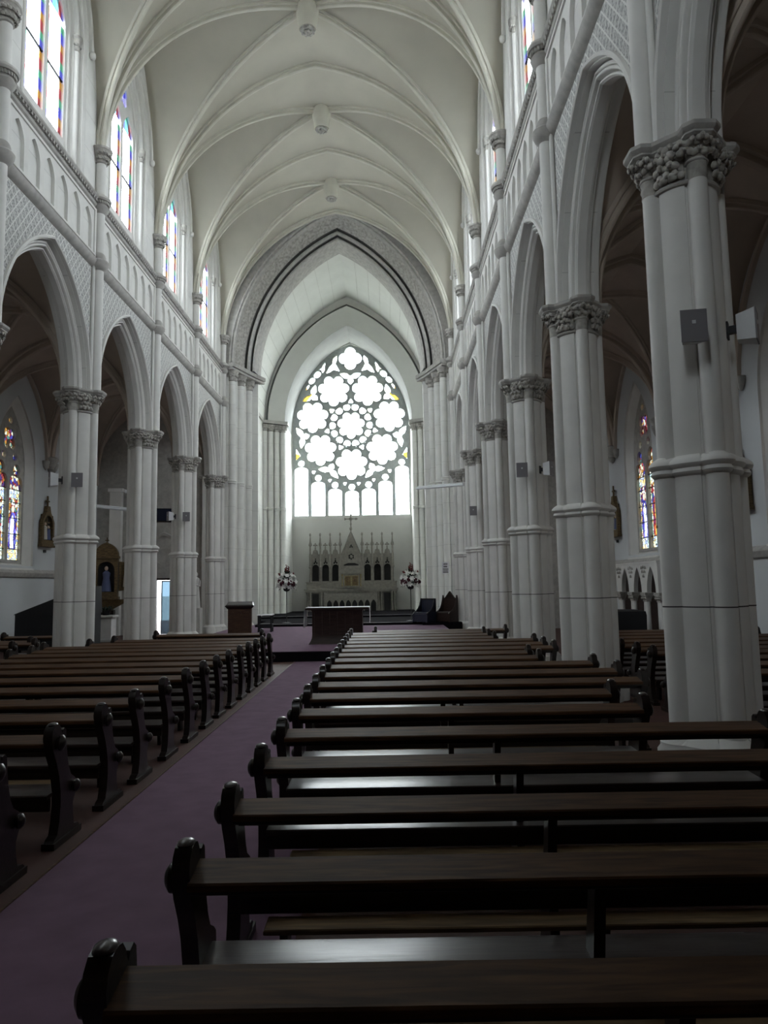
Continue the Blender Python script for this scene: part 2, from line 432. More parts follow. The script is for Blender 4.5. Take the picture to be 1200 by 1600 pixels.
pier_meshes = {}
def make_pier(loc, label):
    t = thing('stone_pier', label, 'pillar', loc, 0, 'clustered stone piers of the nave')
    if pier_meshes:
        for n in ('plinth', 'lower_shafts', 'joint_line', 'ring_moulding', 'upper_shafts', 'astragal', 'capital_bell', 'capital_leaves', 'abacus'):
            inst(pier_meshes[n], t)
        return t
    U = (0.350, 0.360, 0.10); Lw = (0.378, 0.378, 0.113)
    mb = MB(); mb.loft([ring3(shaft_outline(*Lw, e), z) for e, z in ((0.13, 0), (0.13, 0.22), (0.10, 0.26), (0.10, 0.30), (0.04, 0.36), (0.0, 0.40))]); pier_meshes['plinth'] = mb.build('plinth', STONEP, t, 40)
    mb = MB(); mb.loft([ring3(shaft_outline(*Lw), z) for z in (0.38, 3.10)]); pier_meshes['lower_shafts'] = mb.build('lower_shafts', STONEP, t, 40)
    mb = MB(); mb.loft([ring3(shaft_outline(*Lw, 0.0015), z) for z in (1.70, 1.714)]); pier_meshes['joint_line'] = mb.build('joint_line', MORTAR, t, 40)
    mb = MB(); mb.loft([ring3(shaft_outline(*Lw, e), z) for e, z in ((0.0, 3.08), (0.03, 3.10), (0.045, 3.125), (0.035, 3.15), (0.028, 3.165), (0.055, 3.185), (0.068, 3.21), (0.06, 3.24), (0.03, 3.27), (-0.03, 3.31))]); pier_meshes['ring_moulding'] = mb.build('ring_moulding', STONEP, t, 40)
    mb = MB(); mb.loft([ring3(shaft_outline(*U), z) for z in (3.26, 4.9, 4.91, 6.56)]); pier_meshes['upper_shafts'] = mb.build('upper_shafts', STONEP, t, 40)
    mb = MB()
    mb.lathe((0, 0, 0), [(0.345, 6.27), (0.378, 6.28), (0.388, 6.30), (0.375, 6.325), (0.345, 6.33)], 40)
    for k in range(4): mb.lathe((0.36 * math.cos(k * PI / 2), 0.36 * math.sin(k * PI / 2), 0), [(0.098, 6.475), (0.12, 6.485), (0.125, 6.50), (0.115, 6.52), (0.098, 6.525)], 16)
    pier_meshes['astragal'] = mb.build('astragal', STONED, t, 40)
    mb = MB()
    o0 = shaft_outline(*U, 0.0); o1 = abacus_outline(-0.06)
    rows = []
    for f, z in ((0.02, 6.30), (0.05, 6.42), (0.2, 6.54), (0.55, 6.63), (1.0, 6.72)):
        rows.append([((1 - f) * a[0] + f * b[0], (1 - f) * a[1] + f * b[1], z) for a, b in zip(o0, o1)])
    mb.loft(rows); pier_meshes['capital_bell'] = mb.build('capital_bell', STONEC, t, 50)
    mb = MB(); rnd = random.Random(3)
    for k in range(4):
        a0 = k * PI / 2
        for da, r, z, sz in ((0.0, 0.47, 6.55, 0.10), (0.30, 0.45, 6.57, 0.10), (-0.30, 0.45, 6.57, 0.10), (0.15, 0.51, 6.64, 0.09), (-0.15, 0.51, 6.64, 0.09), (0.0, 0.56, 6.66, 0.08), (0.38, 0.48, 6.64, 0.09), (-0.38, 0.48, 6.64, 0.09)):
            a = a0 + da + rnd.uniform(-.04, .04); leaf(mb, (r * math.cos(a), r * math.sin(a), z), a + rnd.uniform(-.3, .3), sz, rnd.uniform(0.1, 0.5))
        for da, r, z, sz in ((0.55, 0.37, 6.36, 0.11), (0.785, 0.37, 6.36, 0.12), (1.02, 0.37, 6.36, 0.11), (0.66, 0.39, 6.47, 0.11), (0.91, 0.39, 6.47, 0.11), (0.58, 0.41, 6.56, 0.11), (0.785, 0.42, 6.58, 0.12), (0.99, 0.41, 6.56, 0.11), (0.68, 0.43, 6.65, 0.10), (0.89, 0.43, 6.65, 0.10)):
            a = a0 + da + rnd.uniform(-.05, .05); leaf(mb, (r * math.cos(a), r * math.sin(a), z), a + rnd.uniform(-.4, .4), sz, rnd.uniform(0.1, 0.6))
    pier_meshes['capital_leaves'] = mb.build('capital_leaves', STONEC, t, 60)
    mb = MB(); mb.loft([ring3(abacus_outline(e), z) for e, z in ((-0.05, 6.71), (-0.02, 6.735), (-0.02, 6.755), (0.0, 6.775), (0.015, 6.80), (0.015, 6.84), (0.0, 6.855))]); pier_meshes['abacus'] = mb.build('abacus', STONED, t, 16)
    return t
PH = 5.48
ordinal = ['', 'first', 'second', 'third', 'fourth', 'fifth', 'sixth']
for k in range(1, 7):
    lab = {1: 'big white clustered stone pier nearest the camera on the right, with two speakers',
           2: 'second white clustered stone pier from the camera on the right, without any speaker',
           3: 'third white clustered stone pier on the right, with a pair of speakers',
           4: 'fourth white clustered stone pier on the right, plain, behind the speaker pair',
           5: 'fifth white clustered stone pier on the right, carrying one small grey speaker',
           6: 'white stone half pier beside the right side of the chancel arch'}[k]
    make_pier(SIDE and (AX + PH, yl(k) + SK, 0), lab)
for k in range(2, 7):
    lab = {2: 'white clustered stone pier at the left edge, only its leafy capital in view',
           3: 'white clustered stone pier nearest the camera on the left, with a pair of speakers',
           4: 'white clustered stone pier on the left between gilded shrine and open door',
           5: 'white clustered stone pier on the left, just right of the open door',
           6: 'white stone half pier beside the left side of the chancel arch, behind the lectern'}[k]
    make_pier((AX - PH, yl(k), 0), lab)

# ------------------------------------------------------------------ nave walls
S0, RISE0, ZC = 1.78, 2.552, 6.855
def mirror_prof(half): return half + [(o, 2 * PH - w) for o, w in reversed(half)]
ARC_HALF = [(0.30, 5.21), (0.305, 5.13), (0.275, 5.10), (0.245, 5.12), (0.235, 5.17), (0.23, 5.24), (0.228, 5.37), (0.235, 5.41), (0.215, 5.43), (0.205, 5.39), (0.20, 5.33)] + roll(0.172, 5.325, 0.030, 6, 0, -PI) + [(0.139, 5.372)] + roll(0.107, 5.335, 0.028, 6, 0, -PI) + [(0.077, 5.36), (0.08, 5.43), (0.066, 5.455), (0.055, 5.43), (0.052, 5.39)] + roll(0.032, 5.385, 0.018, 4, 0, -PI) + [(0.008, 5.40), (0.0, 5.41)]
ARC_PROF = mirror_prof(ARC_HALF)
def trefoil_light(cx, z0, zs, s):
    """tall light with a three-lobed head"""
    pts = [(cx - s, z0), (cx - s, zs)]
    r = 0.56 * s
    for k in range(1, 6): a = PI - k * 0.36; pts.append((cx - s + r + r * math.cos(a), zs + r * math.sin(a)))
    for k in range(9): a = PI * 1.06 - k * (PI * 1.12) / 8; pts.append((cx + r * 0.95 * math.cos(a), zs + 0.98 * s + r * math.sin(a)))
    for k in range(5, 0, -1): a = k * 0.36; pts.append((cx + s - r + r * math.cos(a), zs + r * math.sin(a)))
    pts += [(cx + s, zs), (cx + s, z0)]
    return pts
def sweep_y(mb, prof, y0, y1, mp):
    mb.grid([[mp(h, y0, z) for h, z in prof], [mp(h, y1, z) for h, z in prof]], close_v=True)
    for y in (y0, y1):
        ids = [mb.vert(mp(h, y, z)) for h, z in prof]; mb.face(ids)
STRING = [(5.22, 10.00), (5.15, 10.03), (5.10, 10.07), (5.055, 10.14), (5.05, 10.20), (5.09, 10.24), (5.22, 10.30)]
SILL1 = [(5.22, 11.47), (5.15, 11.49), (5.13, 11.53), (5.16, 11.56), (5.10, 11.60), (5.08, 11.65), (5.13, 11.69), (5.15, 11.70), (5.15, 11.765), (5.22, 11.765)]
SILL2 = [(5.22, 11.765), (5.05, 11.765), (5.02, 11.80), (5.02, 11.84), (5.06, 11.87), (5.22, 11.97)]
JAMB = [(0.0, 5.60), (0.0, 5.45)] + roll(0.055, 5.445, 0.045, 5, PI, 2 * PI) + [(0.12, 5.43), (0.16, 5.36), (0.20, 5.35)] + roll(0.27, 5.33, 0.06, 6, PI, 2 * PI) + [(0.35, 5.32), (0.37, 5.25)] + roll(0.42, 5.245, 0.04, 5, PI, 2 * PI) + [(0.48, 5.24), (0.55, 5.205), (0.565, 5.20)]
HOOD = [(0.66, 5.215), (0.67, 5.13), (0.71, 5.11), (0.77, 5.12), (0.80, 5.17), (0.80, 5.215)]
WS, WRISE, WZS, WZB = 0.97, 1.83, 15.4, 12.45
win_no = 0
PARTS = {}
for s in (-1, 1):
    T = side_tf(s); mp = lambda u, v, w, T=T: T(w, u, v)
    wall = struct('wall_' + SIDE[s]); clere = struct('wall_' + SIDE[s] + '_clerestory')
    bays = [1.5, 2.5, 3.5, 4.5, 5.5] if s < 0 else [0.5, 1.5, 2.5, 3.5, 4.5, 5.5]
    # one bay, built about y = 0 and repeated
    mb = MB(); hs = arch_line(S0, RISE0, ZC, None, 0.22, 18)
    outline = [(-2.28, ZC), (-2.28, 11.95), (2.28, 11.95), (2.28, ZC)] + list(reversed(hs))
    mb.plate(outline, [], 5.20, 5.76, mp); P_wall = mb.build('arcade_bay', STONE, wall)
    mb = MB(); arch_sweep(mb, ARC_PROF, S0, RISE0, ZC, None, mp, 22); P_arch = mb.build('arch_moulding', STONEP, wall, 30)
    hood = [p for p in arch_line(S0, RISE0, ZC, None, 0.285, 24) if abs(p[0]) < 2.05]
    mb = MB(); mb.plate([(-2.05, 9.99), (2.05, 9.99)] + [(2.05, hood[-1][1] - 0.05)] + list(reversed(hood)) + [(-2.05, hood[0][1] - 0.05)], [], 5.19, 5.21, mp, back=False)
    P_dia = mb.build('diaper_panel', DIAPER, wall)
    mb = MB(); holes = [lancet(-1.64 + 0.656 * i, 10.36, 10.92, 0.245, 0.43, 7) for i in range(6)]
    mb.plate([(-2.02, 10.31), (-2.02, 11.47), (2.02, 11.47), (2.02, 10.31)], holes, 5.125, 5.21, mp, back=False)
    mb.plate([(-2.08, 10.28), (-2.08, 11.50), (2.08, 11.50), (2.08, 10.28)], [[(-2.0, 10.33), (-2.0, 11.44), (2.0, 11.44), (2.0, 10.33)]], 5.09, 5.21, mp, back=False)
    P_tri = mb.build('blind_arcade_panel', STONEP, wall)
    mb = MB(); sweep_y(mb, STRING, -2.28, 2.28, T); P_str = mb.build('string_course', STONED, wall, 30)
    mb = MB(); sweep_y(mb, SILL1, -2.28, 2.28, T); sweep_y(mb, SILL2, -2.28, 2.28, T); P_sill = mb.build('sill_course', STONED, wall, 30)
    mb = MB(); n = 38
    for i in range(n):
        y = -2.28 + 4.56 * (i + 0.5) / n
        mb.hexa([T(5.06, y - .035, 11.70), T(5.06, y + .035, 11.70), T(5.16, y + .045, 11.70), T(5.16, y - .045, 11.70)], [T(5.05, y - .02, 11.768), T(5.05, y + .02, 11.768), T(5.16, y + .045, 11.768), T(5.16, y - .045, 11.768)])
    P_tooth = mb.build('dogtooth_row', STONED, wall, 0)
    mb = MB(); mb.plate([(-2.28, 11.9), (-2.28, 19.4), (2.28, 19.4), (2.28, 11.9)], [arch_line(WS, WRISE, WZS, 11.98, 0.56, 14)], 5.20, 5.62, mp)
    P_cl = mb.build('clerestory_bay', STONE, clere)
    # shafts between the bays
    def half_lathe(mb, prof, hc, n=14):
        mb.lathe((0, 0, 0), [(r, z) for r, z in prof], n)
    mb = MB(lambda x, y, z, T=T: T(5.09 - x, y, z)); mb.lathe((0, 0, 0), [(0.12, 6.86), (0.12, 12.86)], 20)
    for q in (-1, 1): mb.lathe((-0.06, q * 0.165, 0), [(0.04, 6.86), (0.04, 11.5)], 10)
    P_sh = mb.build('vault_shaft', STONEP, wall, 40)
    mb = MB(lambda x, y, z, T=T: T(5.09 - x, y, z)); mb.lathe((0, 0, 0), [(0.12, 9.96), (0.15, 9.99), (0.19, 10.02), (0.235, 10.12), (0.245, 10.18), (0.21, 10.23), (0.15, 10.26), (0.17, 10.32), (0.15, 10.38), (0.12, 10.42)], 24)
    P_cor = mb.build('corbel_ring', STONED, wall, 40)
    mb = MB(lambda x, y, z, T=T: T(5.09 - x, y, z)); mb.lathe((0, 0, 0), [(0.12, 11.46), (0.16, 11.50), (0.20, 11.56), (0.22, 11.62), (0.18, 11.68), (0.175, 11.70), (0.18, 11.765), (0.255, 11.77), (0.275, 11.82), (0.25, 11.88), (0.15, 11.95), (0.12, 11.98)], 24)
    for i in range(12):
        a = -PI / 2 + PI * i / 11; mb.box(0.2 * math.cos(a) - .022, 0.2 * math.cos(a) + .022, 0.2 * math.sin(a) - .02, 0.2 * math.sin(a) + .02, 11.70, 11.77)
    P_ring = mb.build('sill_ring', STONED, wall, 40)
    mb = MB(lambda x, y, z, T=T: T(5.09 - x, y, z)); mb.lathe((0, 0, 0), [(0.12, 12.80), (0.15, 12.82), (0.13, 12.86), (0.15, 12.95), (0.24, 13.10), (0.245, 13.13), (0.27, 13.15), (0.27, 13.20), (0.2, 13.22)], 20)
    rnd = random.Random(5)
    for i in range(9):
        a = -PI / 2 + PI * i / 8
        leaf(mb, (0.17 * math.cos(a), 0.17 * math.sin(a), 12.90), a, 0.085, 0.3); leaf(mb, (0.21 * math.cos(a + .18), 0.21 * math.sin(a + .18), 13.02), a + .18, 0.08, 0.4)
    P_vc = mb.build('vault_capital', STONEC, clere, 50)
    # window pieces
    def window_parts():
        r = {}
        mb = MB(); arch_sweep(mb, JAMB, WS, WRISE, WZS, 11.95, mp, 14); r['jamb'] = mb.build('window_jamb', STONEP, None, 35)
        mb = MB(); arch_sweep(mb, HOOD, WS, WRISE, WZS, 15.75 - 0.35, mp, 14)
        for q in (-1, 1): mb.ball(T(5.14, q * (WS + .735), 15.36), 0.09, 0.09, 0.11, 8, 6)
        r['hood'] = mb.build('hood_mould', STONEP, None, 45)
        mb = MB()
        for q in (-1, 1):
            c = T(5.335, q * (WS + .27), 0)
            mb.lathe(c, [(0.062, 15.08), (0.085, 15.1), (0.07, 15.14), (0.08, 15.22), (0.13, 15.36), (0.14, 15.40), (0.14, 15.46)], 12)
            for i in range(8): leaf(mb, (c[0] + .08 * math.cos(i * PI / 4), c[1] + .08 * math.sin(i * PI / 4), 15.22), i * PI / 4, 0.07, 0.4)
        r['caps'] = mb.build('jamb_capitals', STONEC, None, 50)
        mb = MB(); lights = [lancet(c, 12.62, 15.3, 0.41, 0.78) for c in (-0.485, 0.485)]
        mb.plate(arch_line(WS, WRISE, WZS, WZB, 0.01, 12), lights + [foil(0, 16.45, 4, 0.2, 0.19, PI / 4, 5)], 5.455, 5.565, mp); r['tracery'] = mb.build('tracery', STONEP, None, 30)
        mb = MB(); mb.hexa([T(5.18, -1.52, 11.9), T(5.18, 1.52, 11.9), T(5.60, 1.52, 11.9), T(5.60, -1.52, 11.9)], [T(5.18, -1.52, 12.0), T(5.18, 1.52, 12.0), T(5.60, 1.0, 12.62), T(5.60, -1.0, 12.62)]); r['sill'] = mb.build('window_sill', STONEP, None, 0)
        mb = MB(); mats = [G_CLEAR, G_BLUE, G_RED, G_AMBER, G_GREEN, G_LILAC, G_TURQ]
        for c in (-0.485, 0.485):
            mb.cur = 0
            mb.face([mb.vert(T(5.51, c + a, z)) for a, z in ((-.27, 12.60), (-.27, 15.55), (0.27, 15.55), (0.27, 12.60))])
            seq = [1, 4, 2, 3]
            for q in (-1, 1):
                z = 12.60; i = 0 if q < 0 else 2
                while z < 15.35:
                    mb.cur = seq[i % 4]; z2 = z + (0.20 if i % 2 else 0.27)
                    mb.face([mb.vert(T(5.51, c + a, zz)) for a, zz in ((q * .27, z), (q * .27, z2), (q * .43, z2), (q * .43, z))]); z = z2; i += 1
            zt = z
            for i in range(6):
                mb.cur = [6, 1, 4, 6, 2, 1][i]
                a0, a1 = -0.43 + .1433 * i, -0.43 + .1433 * (i + 1)
                mb.face([mb.vert(T(5.512, c + a, zz)) for a, zz in ((a0, 15.55), (a0, 16.15), (a1, 16.15), (a1, 15.55))])
        for i in range(8):
            a = i * PI / 4; b = a + PI / 4; mb.cur = [1, 6, 2, 5, 3, 1, 4, 5][i]
            mb.face([mb.vert(T(5.51, r_ * math.cos(q), 16.45 + r_ * math.sin(q))) for r_, q in ((0.1, a), (0.42, a), (0.42, b), (0.1, b))])
        mb.cur = 0; mb.face([mb.vert(T(5.51, .1 * math.cos(i * PI / 4), 16.45 + .1 * math.sin(i * PI / 4))) for i in range(8)])
        r['panes'] = mb.build('coloured_border_panes', None, None, 0, mats=mats)
        mb = MB()
        for c in (-0.485, 0.485):
            for z in (14.05,): mb.box(*sorted((T(5.49, 0, 0)[0], T(5.53, 0, 0)[0])), *sorted((T(0, c - .42, 0)[1], T(0, c + .42, 0)[1])), z - .018, z + .018)
        r['bars'] = mb.build('saddle_bars', LEAD, None, 0)
        return r
    wp = window_parts()
    first = True
    for b in bays:
        y = yl(b)
        for src in (P_wall, P_arch, P_dia, P_tri, P_str, P_sill, P_tooth):
            if first: src.location = (0, y, 0)
            else: inst(src, wall, (0, y, 0))
        if first: P_cl.location = (0, y, 0)
        else: inst(P_cl, clere, (0, y, 0))
        win_no += 1; w = struct('window_%d' % win_no, (0, y, 0))
        for src in wp.values():
            if first: src.parent = w
            else: inst(src, w, (0, 0, 0))
        first = False
    first = True
    for k in range(1 if s > 0 else 2, 7):
        for src, par in ((P_sh, wall), (P_cor, wall), (P_ring, wall), (P_vc, clere)):
            if first: src.location = (0, yl(k), 0)
            else: inst(src, par, (0, yl(k), 0))
        first = False

# ------------------------------------------------------------------ nave vault
def Zprof(x, wx, zs, rise):
    R = arch_R(wx, rise); return zs + math.sqrt(max(R * R - (abs(x) + R - wx) ** 2, 0))
RIBSEC = [(-.11, .03), (-.11, -.06), (-.09, -.075), (-.055, -.07), (-.05, -.10), (-.065, -.13), (-.06, -.165), (-.03, -.19), (0, -.195), (.03, -.19), (.06, -.165), (.065, -.13), (.05, -.10), (.055, -.07), (.09, -.075), (.11, -.06), (.11, .03)]
def rib(mb, pts, mp, k=1.0):
    pts = [Vector(p) for p in pts]; rows = []
    for i, p in enumerate(pts):
        t = (pts[min(i + 1, len(pts) - 1)] - pts[max(i - 1, 0)]).normalized()
        lat = t.cross(Vector((0, 0, 1))).normalized(); up = lat.cross(t).normalized()
        rows.append([mp(*(p + lat * a * k + up * b * k)) for a, b in RIBSEC])
    mb.grid(rows)
VW, VZ, VR = 5.2, 12.71, 6.295
def vault_mesh(mb, wx, wy, zs, rise, mp, n=16):
    N = 2 * n; g = []
    for i in range(N + 1):
        # finer steps near the walls where the curve is steep
        tx = math.sin((i - n) / n * PI / 2); row = []
        for j in range(N + 1):
            ty = math.sin((j - n) / n * PI / 2)
            row.append(mb.vert(mp(wx * tx, wy * ty, Zprof(wx * min(abs(tx), abs(ty)), wx, zs, rise))))
        g.append(row)
    for i in range(N):
        for j in range(N):
            a, b, c, d = g[i][j], g[i + 1][j], g[i + 1][j + 1], g[i][j + 1]
            if (i < n) == (j < n): mb.face((a, b, c)); mb.face((a, c, d))
            else: mb.face((a, b, d)); mb.face((b, c, d))
vmp = lambda x, y, z: (AX + x, y + SK / 2 * (1 + x / 5.2), z)
ceil = struct('ceiling')
ts = [.997 * math.sin(q / 24 * PI / 2) for q in range(-24, 25)]
mb = MB(); vault_mesh(mb, VW, BAY / 2, VZ, VR, vmp); v0 = mb.build('vault_web', PLASTER, ceil, 40)
mb = MB(); rib(mb, [(VW * t, BAY / 2 * t, Zprof(VW * t, VW, VZ, VR)) for t in ts], vmp, .85); d0 = mb.build('diagonal_rib', RIBS, ceil, 40)
mb = MB(); rib(mb, [(VW * t, -BAY / 2 * t, Zprof(VW * t, VW, VZ, VR)) for t in ts], vmp, .85); d1 = mb.build('diagonal_rib', RIBS, ceil, 40)
mb = MB(); rib(mb, [(VW * t, 0, Zprof(VW * t, VW, VZ, VR)) for t in ts], vmp, .92); t0 = mb.build('transverse_rib', RIBS, ceil, 40)
mb = MB(vmp); mb.lathe((0, 0, 18.24), [(0.20, 0.02), (0.25, 0.0), (0.27, 0.05), (0.255, 0.10), (0.27, 0.16), (0.33, 0.50), (0.33, 0.8)], 24); bo = mb.build('roof_boss', RIBS, ceil, 40)
mb = MB(vmp)
for i in range(10): leaf(mb, (0.13 * math.cos(i * .628), 0.13 * math.sin(i * .628), 18.21), i * .628, 0.11, 1.3)
for i in range(5): mb.ball((0.06 * math.cos(i * 1.257), 0.06 * math.sin(i * 1.257), 18.19), .05, n=8, m=5)
bl = mb.build('boss_leaves', STONEC, bo, 60)
for i, b in enumerate([1.5, 2.5, 3.5, 4.5, 5.5]):
    y = yl(b)
    for src in (v0, d0, d1, bo):
        if i == 0: src.location = (0, y, 0)
        else:
            o = inst(src, ceil, (0, y, 0))
            if src is bo: inst(bl, o)
for i, k in enumerate([1, 2, 3, 4, 5, 6]):
    if i == 0: t0.location = (0, yl(k), 0)
    else: inst(t0, ceil, (0, yl(k), 0))
# ------------------------------------------------------------------ chancel arch
xz = lambda u, v, w: (AX + u, w, v)          # plates and arches standing across the nave
CA_S, CA_RISE, CA_Z = 3.86, 6.25, 11.97
ca = struct('wall_chancel_arch')
mb = MB()
prof = [(1.35, 30.98), (1.06, 30.98), (1.03, 30.93), (0.98, 30.95), (0.96, 31.05)] + roll(0.90, 31.06, 0.05, 5, 0, -PI) + [(0.84, 31.10), (0.82, 31.22)]
arch_sweep(mb, prof, CA_S, CA_RISE, CA_Z, None, xz, 24)
mb.build('outer_order', STONED, ca, 45)
mb = MB(); arch_sweep(mb, [(0.82, 31.22), (0.50, 31.80)], CA_S, CA_RISE, CA_Z, None, xz, 24); mb.build('carved_band', STONEC, ca, 45)
mb = MB(); arch_sweep(mb, [(0.50, 31.80), (0.47, 31.95), (0.43, 31.98), (0.40, 31.86)], CA_S, CA_RISE, CA_Z, None, xz, 24); mb.build('dark_hollow', DARKST, ca, 45)  # hollow's shade painted in dark stone
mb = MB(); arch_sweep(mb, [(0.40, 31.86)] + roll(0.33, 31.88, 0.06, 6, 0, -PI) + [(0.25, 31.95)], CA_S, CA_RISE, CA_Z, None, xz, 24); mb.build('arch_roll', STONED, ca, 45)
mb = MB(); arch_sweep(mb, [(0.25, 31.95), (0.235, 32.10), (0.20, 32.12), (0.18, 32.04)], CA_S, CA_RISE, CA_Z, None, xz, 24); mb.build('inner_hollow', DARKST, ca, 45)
mb = MB(); arch_sweep(mb, [(0.18, 32.04)] + roll(0.13, 32.08, 0.05, 5, 0, -PI) + [(0.06, 32.35), (0.02, 32.60), (0.0, 32.75), (0.0, 33.30), (1.2, 33.30)], CA_S, CA_RISE, CA_Z, None, xz, 24); mb.build('inner_order', STONED, ca, 45)
# wall above and around the arch
mb = MB(); mb.plate([(-5.6, CA_Z), (-5.6, 19.5), (5.6, 19.5), (5.6, CA_Z)] + list(reversed(arch_line(CA_S, CA_RISE, CA_Z, None, 1.05, 20))), [], 30.99, 33.28, xz); mb.build('gable_wall', STONED, ca)
sh_first = {}
def respond(s, pts, zr, zcap, ztop, r, name, parent, ring_z, z0=0.0):
    """clustered wall shafts: pts = (half width, along)"""
    for i, (h, y) in enumerate(pts):
        c = (AX + s * h, y, 0)
        mb = MB(); mb.lathe(c, [(r + .09, z0), (r + .09, z0 + .25), (r + .05, z0 + .33), (r, z0 + .40), (r, ring_z - .1), (r + .03, ring_z - .08), (r + .045, ring_z - .03), (r + .02, ring_z), (r + .05, ring_z + .04), (r + .03, ring_z + .08), (r, ring_z + .10), (r, zcap)], 20); mb.build('wall_shaft', STONE, parent, 40)
        mb = MB(); mb.lathe(c, [(r, zcap - .04), (r + .035, zcap), (r + .02, zcap + .05), (r + .03, zcap + .15), (r + .13, ztop - .16), (r + .14, ztop - .12)], 20)
        for q in range(8): leaf(mb, (c[0] + (r + .04) * math.cos(q * PI / 4), c[1] + (r + .04) * math.sin(q * PI / 4), (zcap + ztop) / 2 - .1), q * PI / 4, 0.12, 0.4)
        mb.build('shaft_capital', STONEC, parent, 50)
for s in (-1, 1):
    r_ = struct('wall_chancel_respond_' + SIDE[s])
    base = [(5.75, 31.0), (4.86, 31.0), (4.78, 31.35), (4.60, 31.50), (4.58, 32.2), (4.40, 32.4), (4.36, 33.05), (3.98, 33.15), (3.98, 33.3), (5.75, 33.3)]
    base = [(5.75, 31.0), (4.92, 31.0), (4.70, 31.5), (4.66, 31.75), (4.50, 32.3), (4.44, 32.6), (4.22, 33.0), (3.95, 33.05), (3.95, 33.3), (5.75, 33.3)]
    mb = MB(); mb.loft([[(AX + s * h, y, z) for h, y in base] for z in (0, CA_Z)]); mb.build('respond_wall', STONE, r_, 0)
    mb = MB(); a_, b_ = sorted((AX + s * 5.2, AX + s * 5.7)); mb.box(a_, b_, 30.74 if s < 0 else 30.42, 31.02, 6.9, 19.45); mb.build('corner_wall', STONE, r_, 0)
    respond(s, [(4.76, 31.12), (4.56, 31.92), (4.33, 32.75)], 0, 11.25, 11.8, 0.155, 'r', r_, 6.62)
    path = [(5.22, 30.95), (4.72, 30.72), (4.34, 31.75), (4.05, 32.55), (3.72, 33.3)]
    mb = MB()
    for (z0, z1, o) in ((11.68, 11.77, 0.05), (11.77, 11.80, -0.02), (11.80, 11.98, 0.10)):
        lo = [(AX + s * (h - o), y - o * .6, z0) for h, y in path] + [(AX + s * 5.3, 33.3, z0), (AX + s * 5.3, 31.0, z0)]
        hi = [(p[0], p[1], z1) for p in lo]
        mb.loft([lo, hi])
    mb.build('impost_course', STONED, r_, 0)

# ------------------------------------------------------------------ chancel
CZ = 0.27                       # platform height
CH_H = 4.85
for s in (-1, 1):
    cw = struct('wall_chancel_' + SIDE[s])
    # side wall with a tall blind arch, seen almost edge on
    mp = lambda u, v, w, s=s: (AX + s * w, u + 36.3, v)
    mb = MB(); mb.plate([(-3.1, 0), (-3.1, 12.0), (3.5, 12.0), (3.5, 0)], [[(x, z) for x, z in arch_line(2.3, 3.4, 4.9, 0.3, 0, 14)]], CH_H, CH_H + 0.45, mp); mb.build('side_wall', STONE, cw)
    mb = MB(); mb.box(*sorted((AX + s * (CH_H + .45), AX + s * (CH_H + .6))), 33.2, 39.8, 0, 12); mb.build('recess_back', STONEP, cw, 0)
    mb = MB(); mb.box(*sorted((AX + s * 4.75, AX + s * 4.9)), 33.2, 39.6, 11.28, 11.45); mb.build('string_course', STONED, cw, 0)
    ir = struct('wall_sanctuary_respond_' + SIDE[s])
    base = [(5.2, 39.6), (4.9, 39.6), (4.72, 39.75), (4.6, 39.9), (4.4, 39.95), (4.28, 40.1), (4.08, 40.15), (3.96, 40.3), (3.76, 40.35), (3.68, 40.5), (3.68, 43.4), (5.2, 43.4)]
    mb = MB(); mb.loft([[(AX + s * h, y, z) for h, y in base] for z in (0, 11.3)]); mb.build('respond_wall', STONE, ir, 0)
    respond(s, [(4.78, 39.66), (4.46, 39.86), (4.14, 40.06), (3.82, 40.26)], 0, 10.86, 11.30, 0.155, 'i', ir, 6.35)
    mb = MB(); mb.loft([[(AX + s * h, y, z) for h, y in ((5.2, 39.3), (4.85, 39.3), (3.5, 40.0), (3.5, 40.6), (5.2, 40.6))] for z in (11.24, 11.42)]); mb.build('impost_course', STONED, ir, 0)
# white boarded barrel between the two arches
mb = MB(); arch_sweep(mb, [(0.0, 33.2), (0.0, 39.75)], 4.78, 7.3, 11.45, 11.3, xz, 24); o = S(mb.build('ceiling_chancel', BOARD, None, 30))
mb = MB(); L_ = arch_line(4.78, 7.3, 11.45, None, -0.004, 24)
for k in range(2, 47, 2):
    if k != 24: x, z = L_[k]; mb.box(AX + x - .005, AX + x + .005, 33.3, 39.7, z - .006, z + .004)
mb.build('board_joint', STONED, o, 0)
# sanctuary arch
SA_S, SA_RISE, SA_Z = 3.68, 5.75, 11.42
sa = struct('wall_sanctuary_arch')
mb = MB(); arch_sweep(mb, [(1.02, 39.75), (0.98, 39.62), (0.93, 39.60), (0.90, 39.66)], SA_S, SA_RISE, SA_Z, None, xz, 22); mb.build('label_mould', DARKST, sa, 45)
mb = MB(); arch_sweep(mb, [(0.90, 39.66), (0.90, 39.75), (0.02, 40.2)], SA_S, SA_RISE, SA_Z, 11.3, xz, 22); mb.build('voussoir_face', BOARD, sa, 30)
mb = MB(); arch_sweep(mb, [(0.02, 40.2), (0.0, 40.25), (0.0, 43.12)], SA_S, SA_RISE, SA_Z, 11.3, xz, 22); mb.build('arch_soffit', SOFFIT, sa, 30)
mb = MB(); mb.plate([(-5.3, 11.3), (-5.3, 19.5), (5.3, 19.5), (5.3, 11.3)] + list(reversed(arch_line(SA_S, SA_RISE, SA_Z, 11.3, 0.95, 18))), [], 39.78, 40.1, xz); mb.build('spandrel_wall', STONEP, sa)

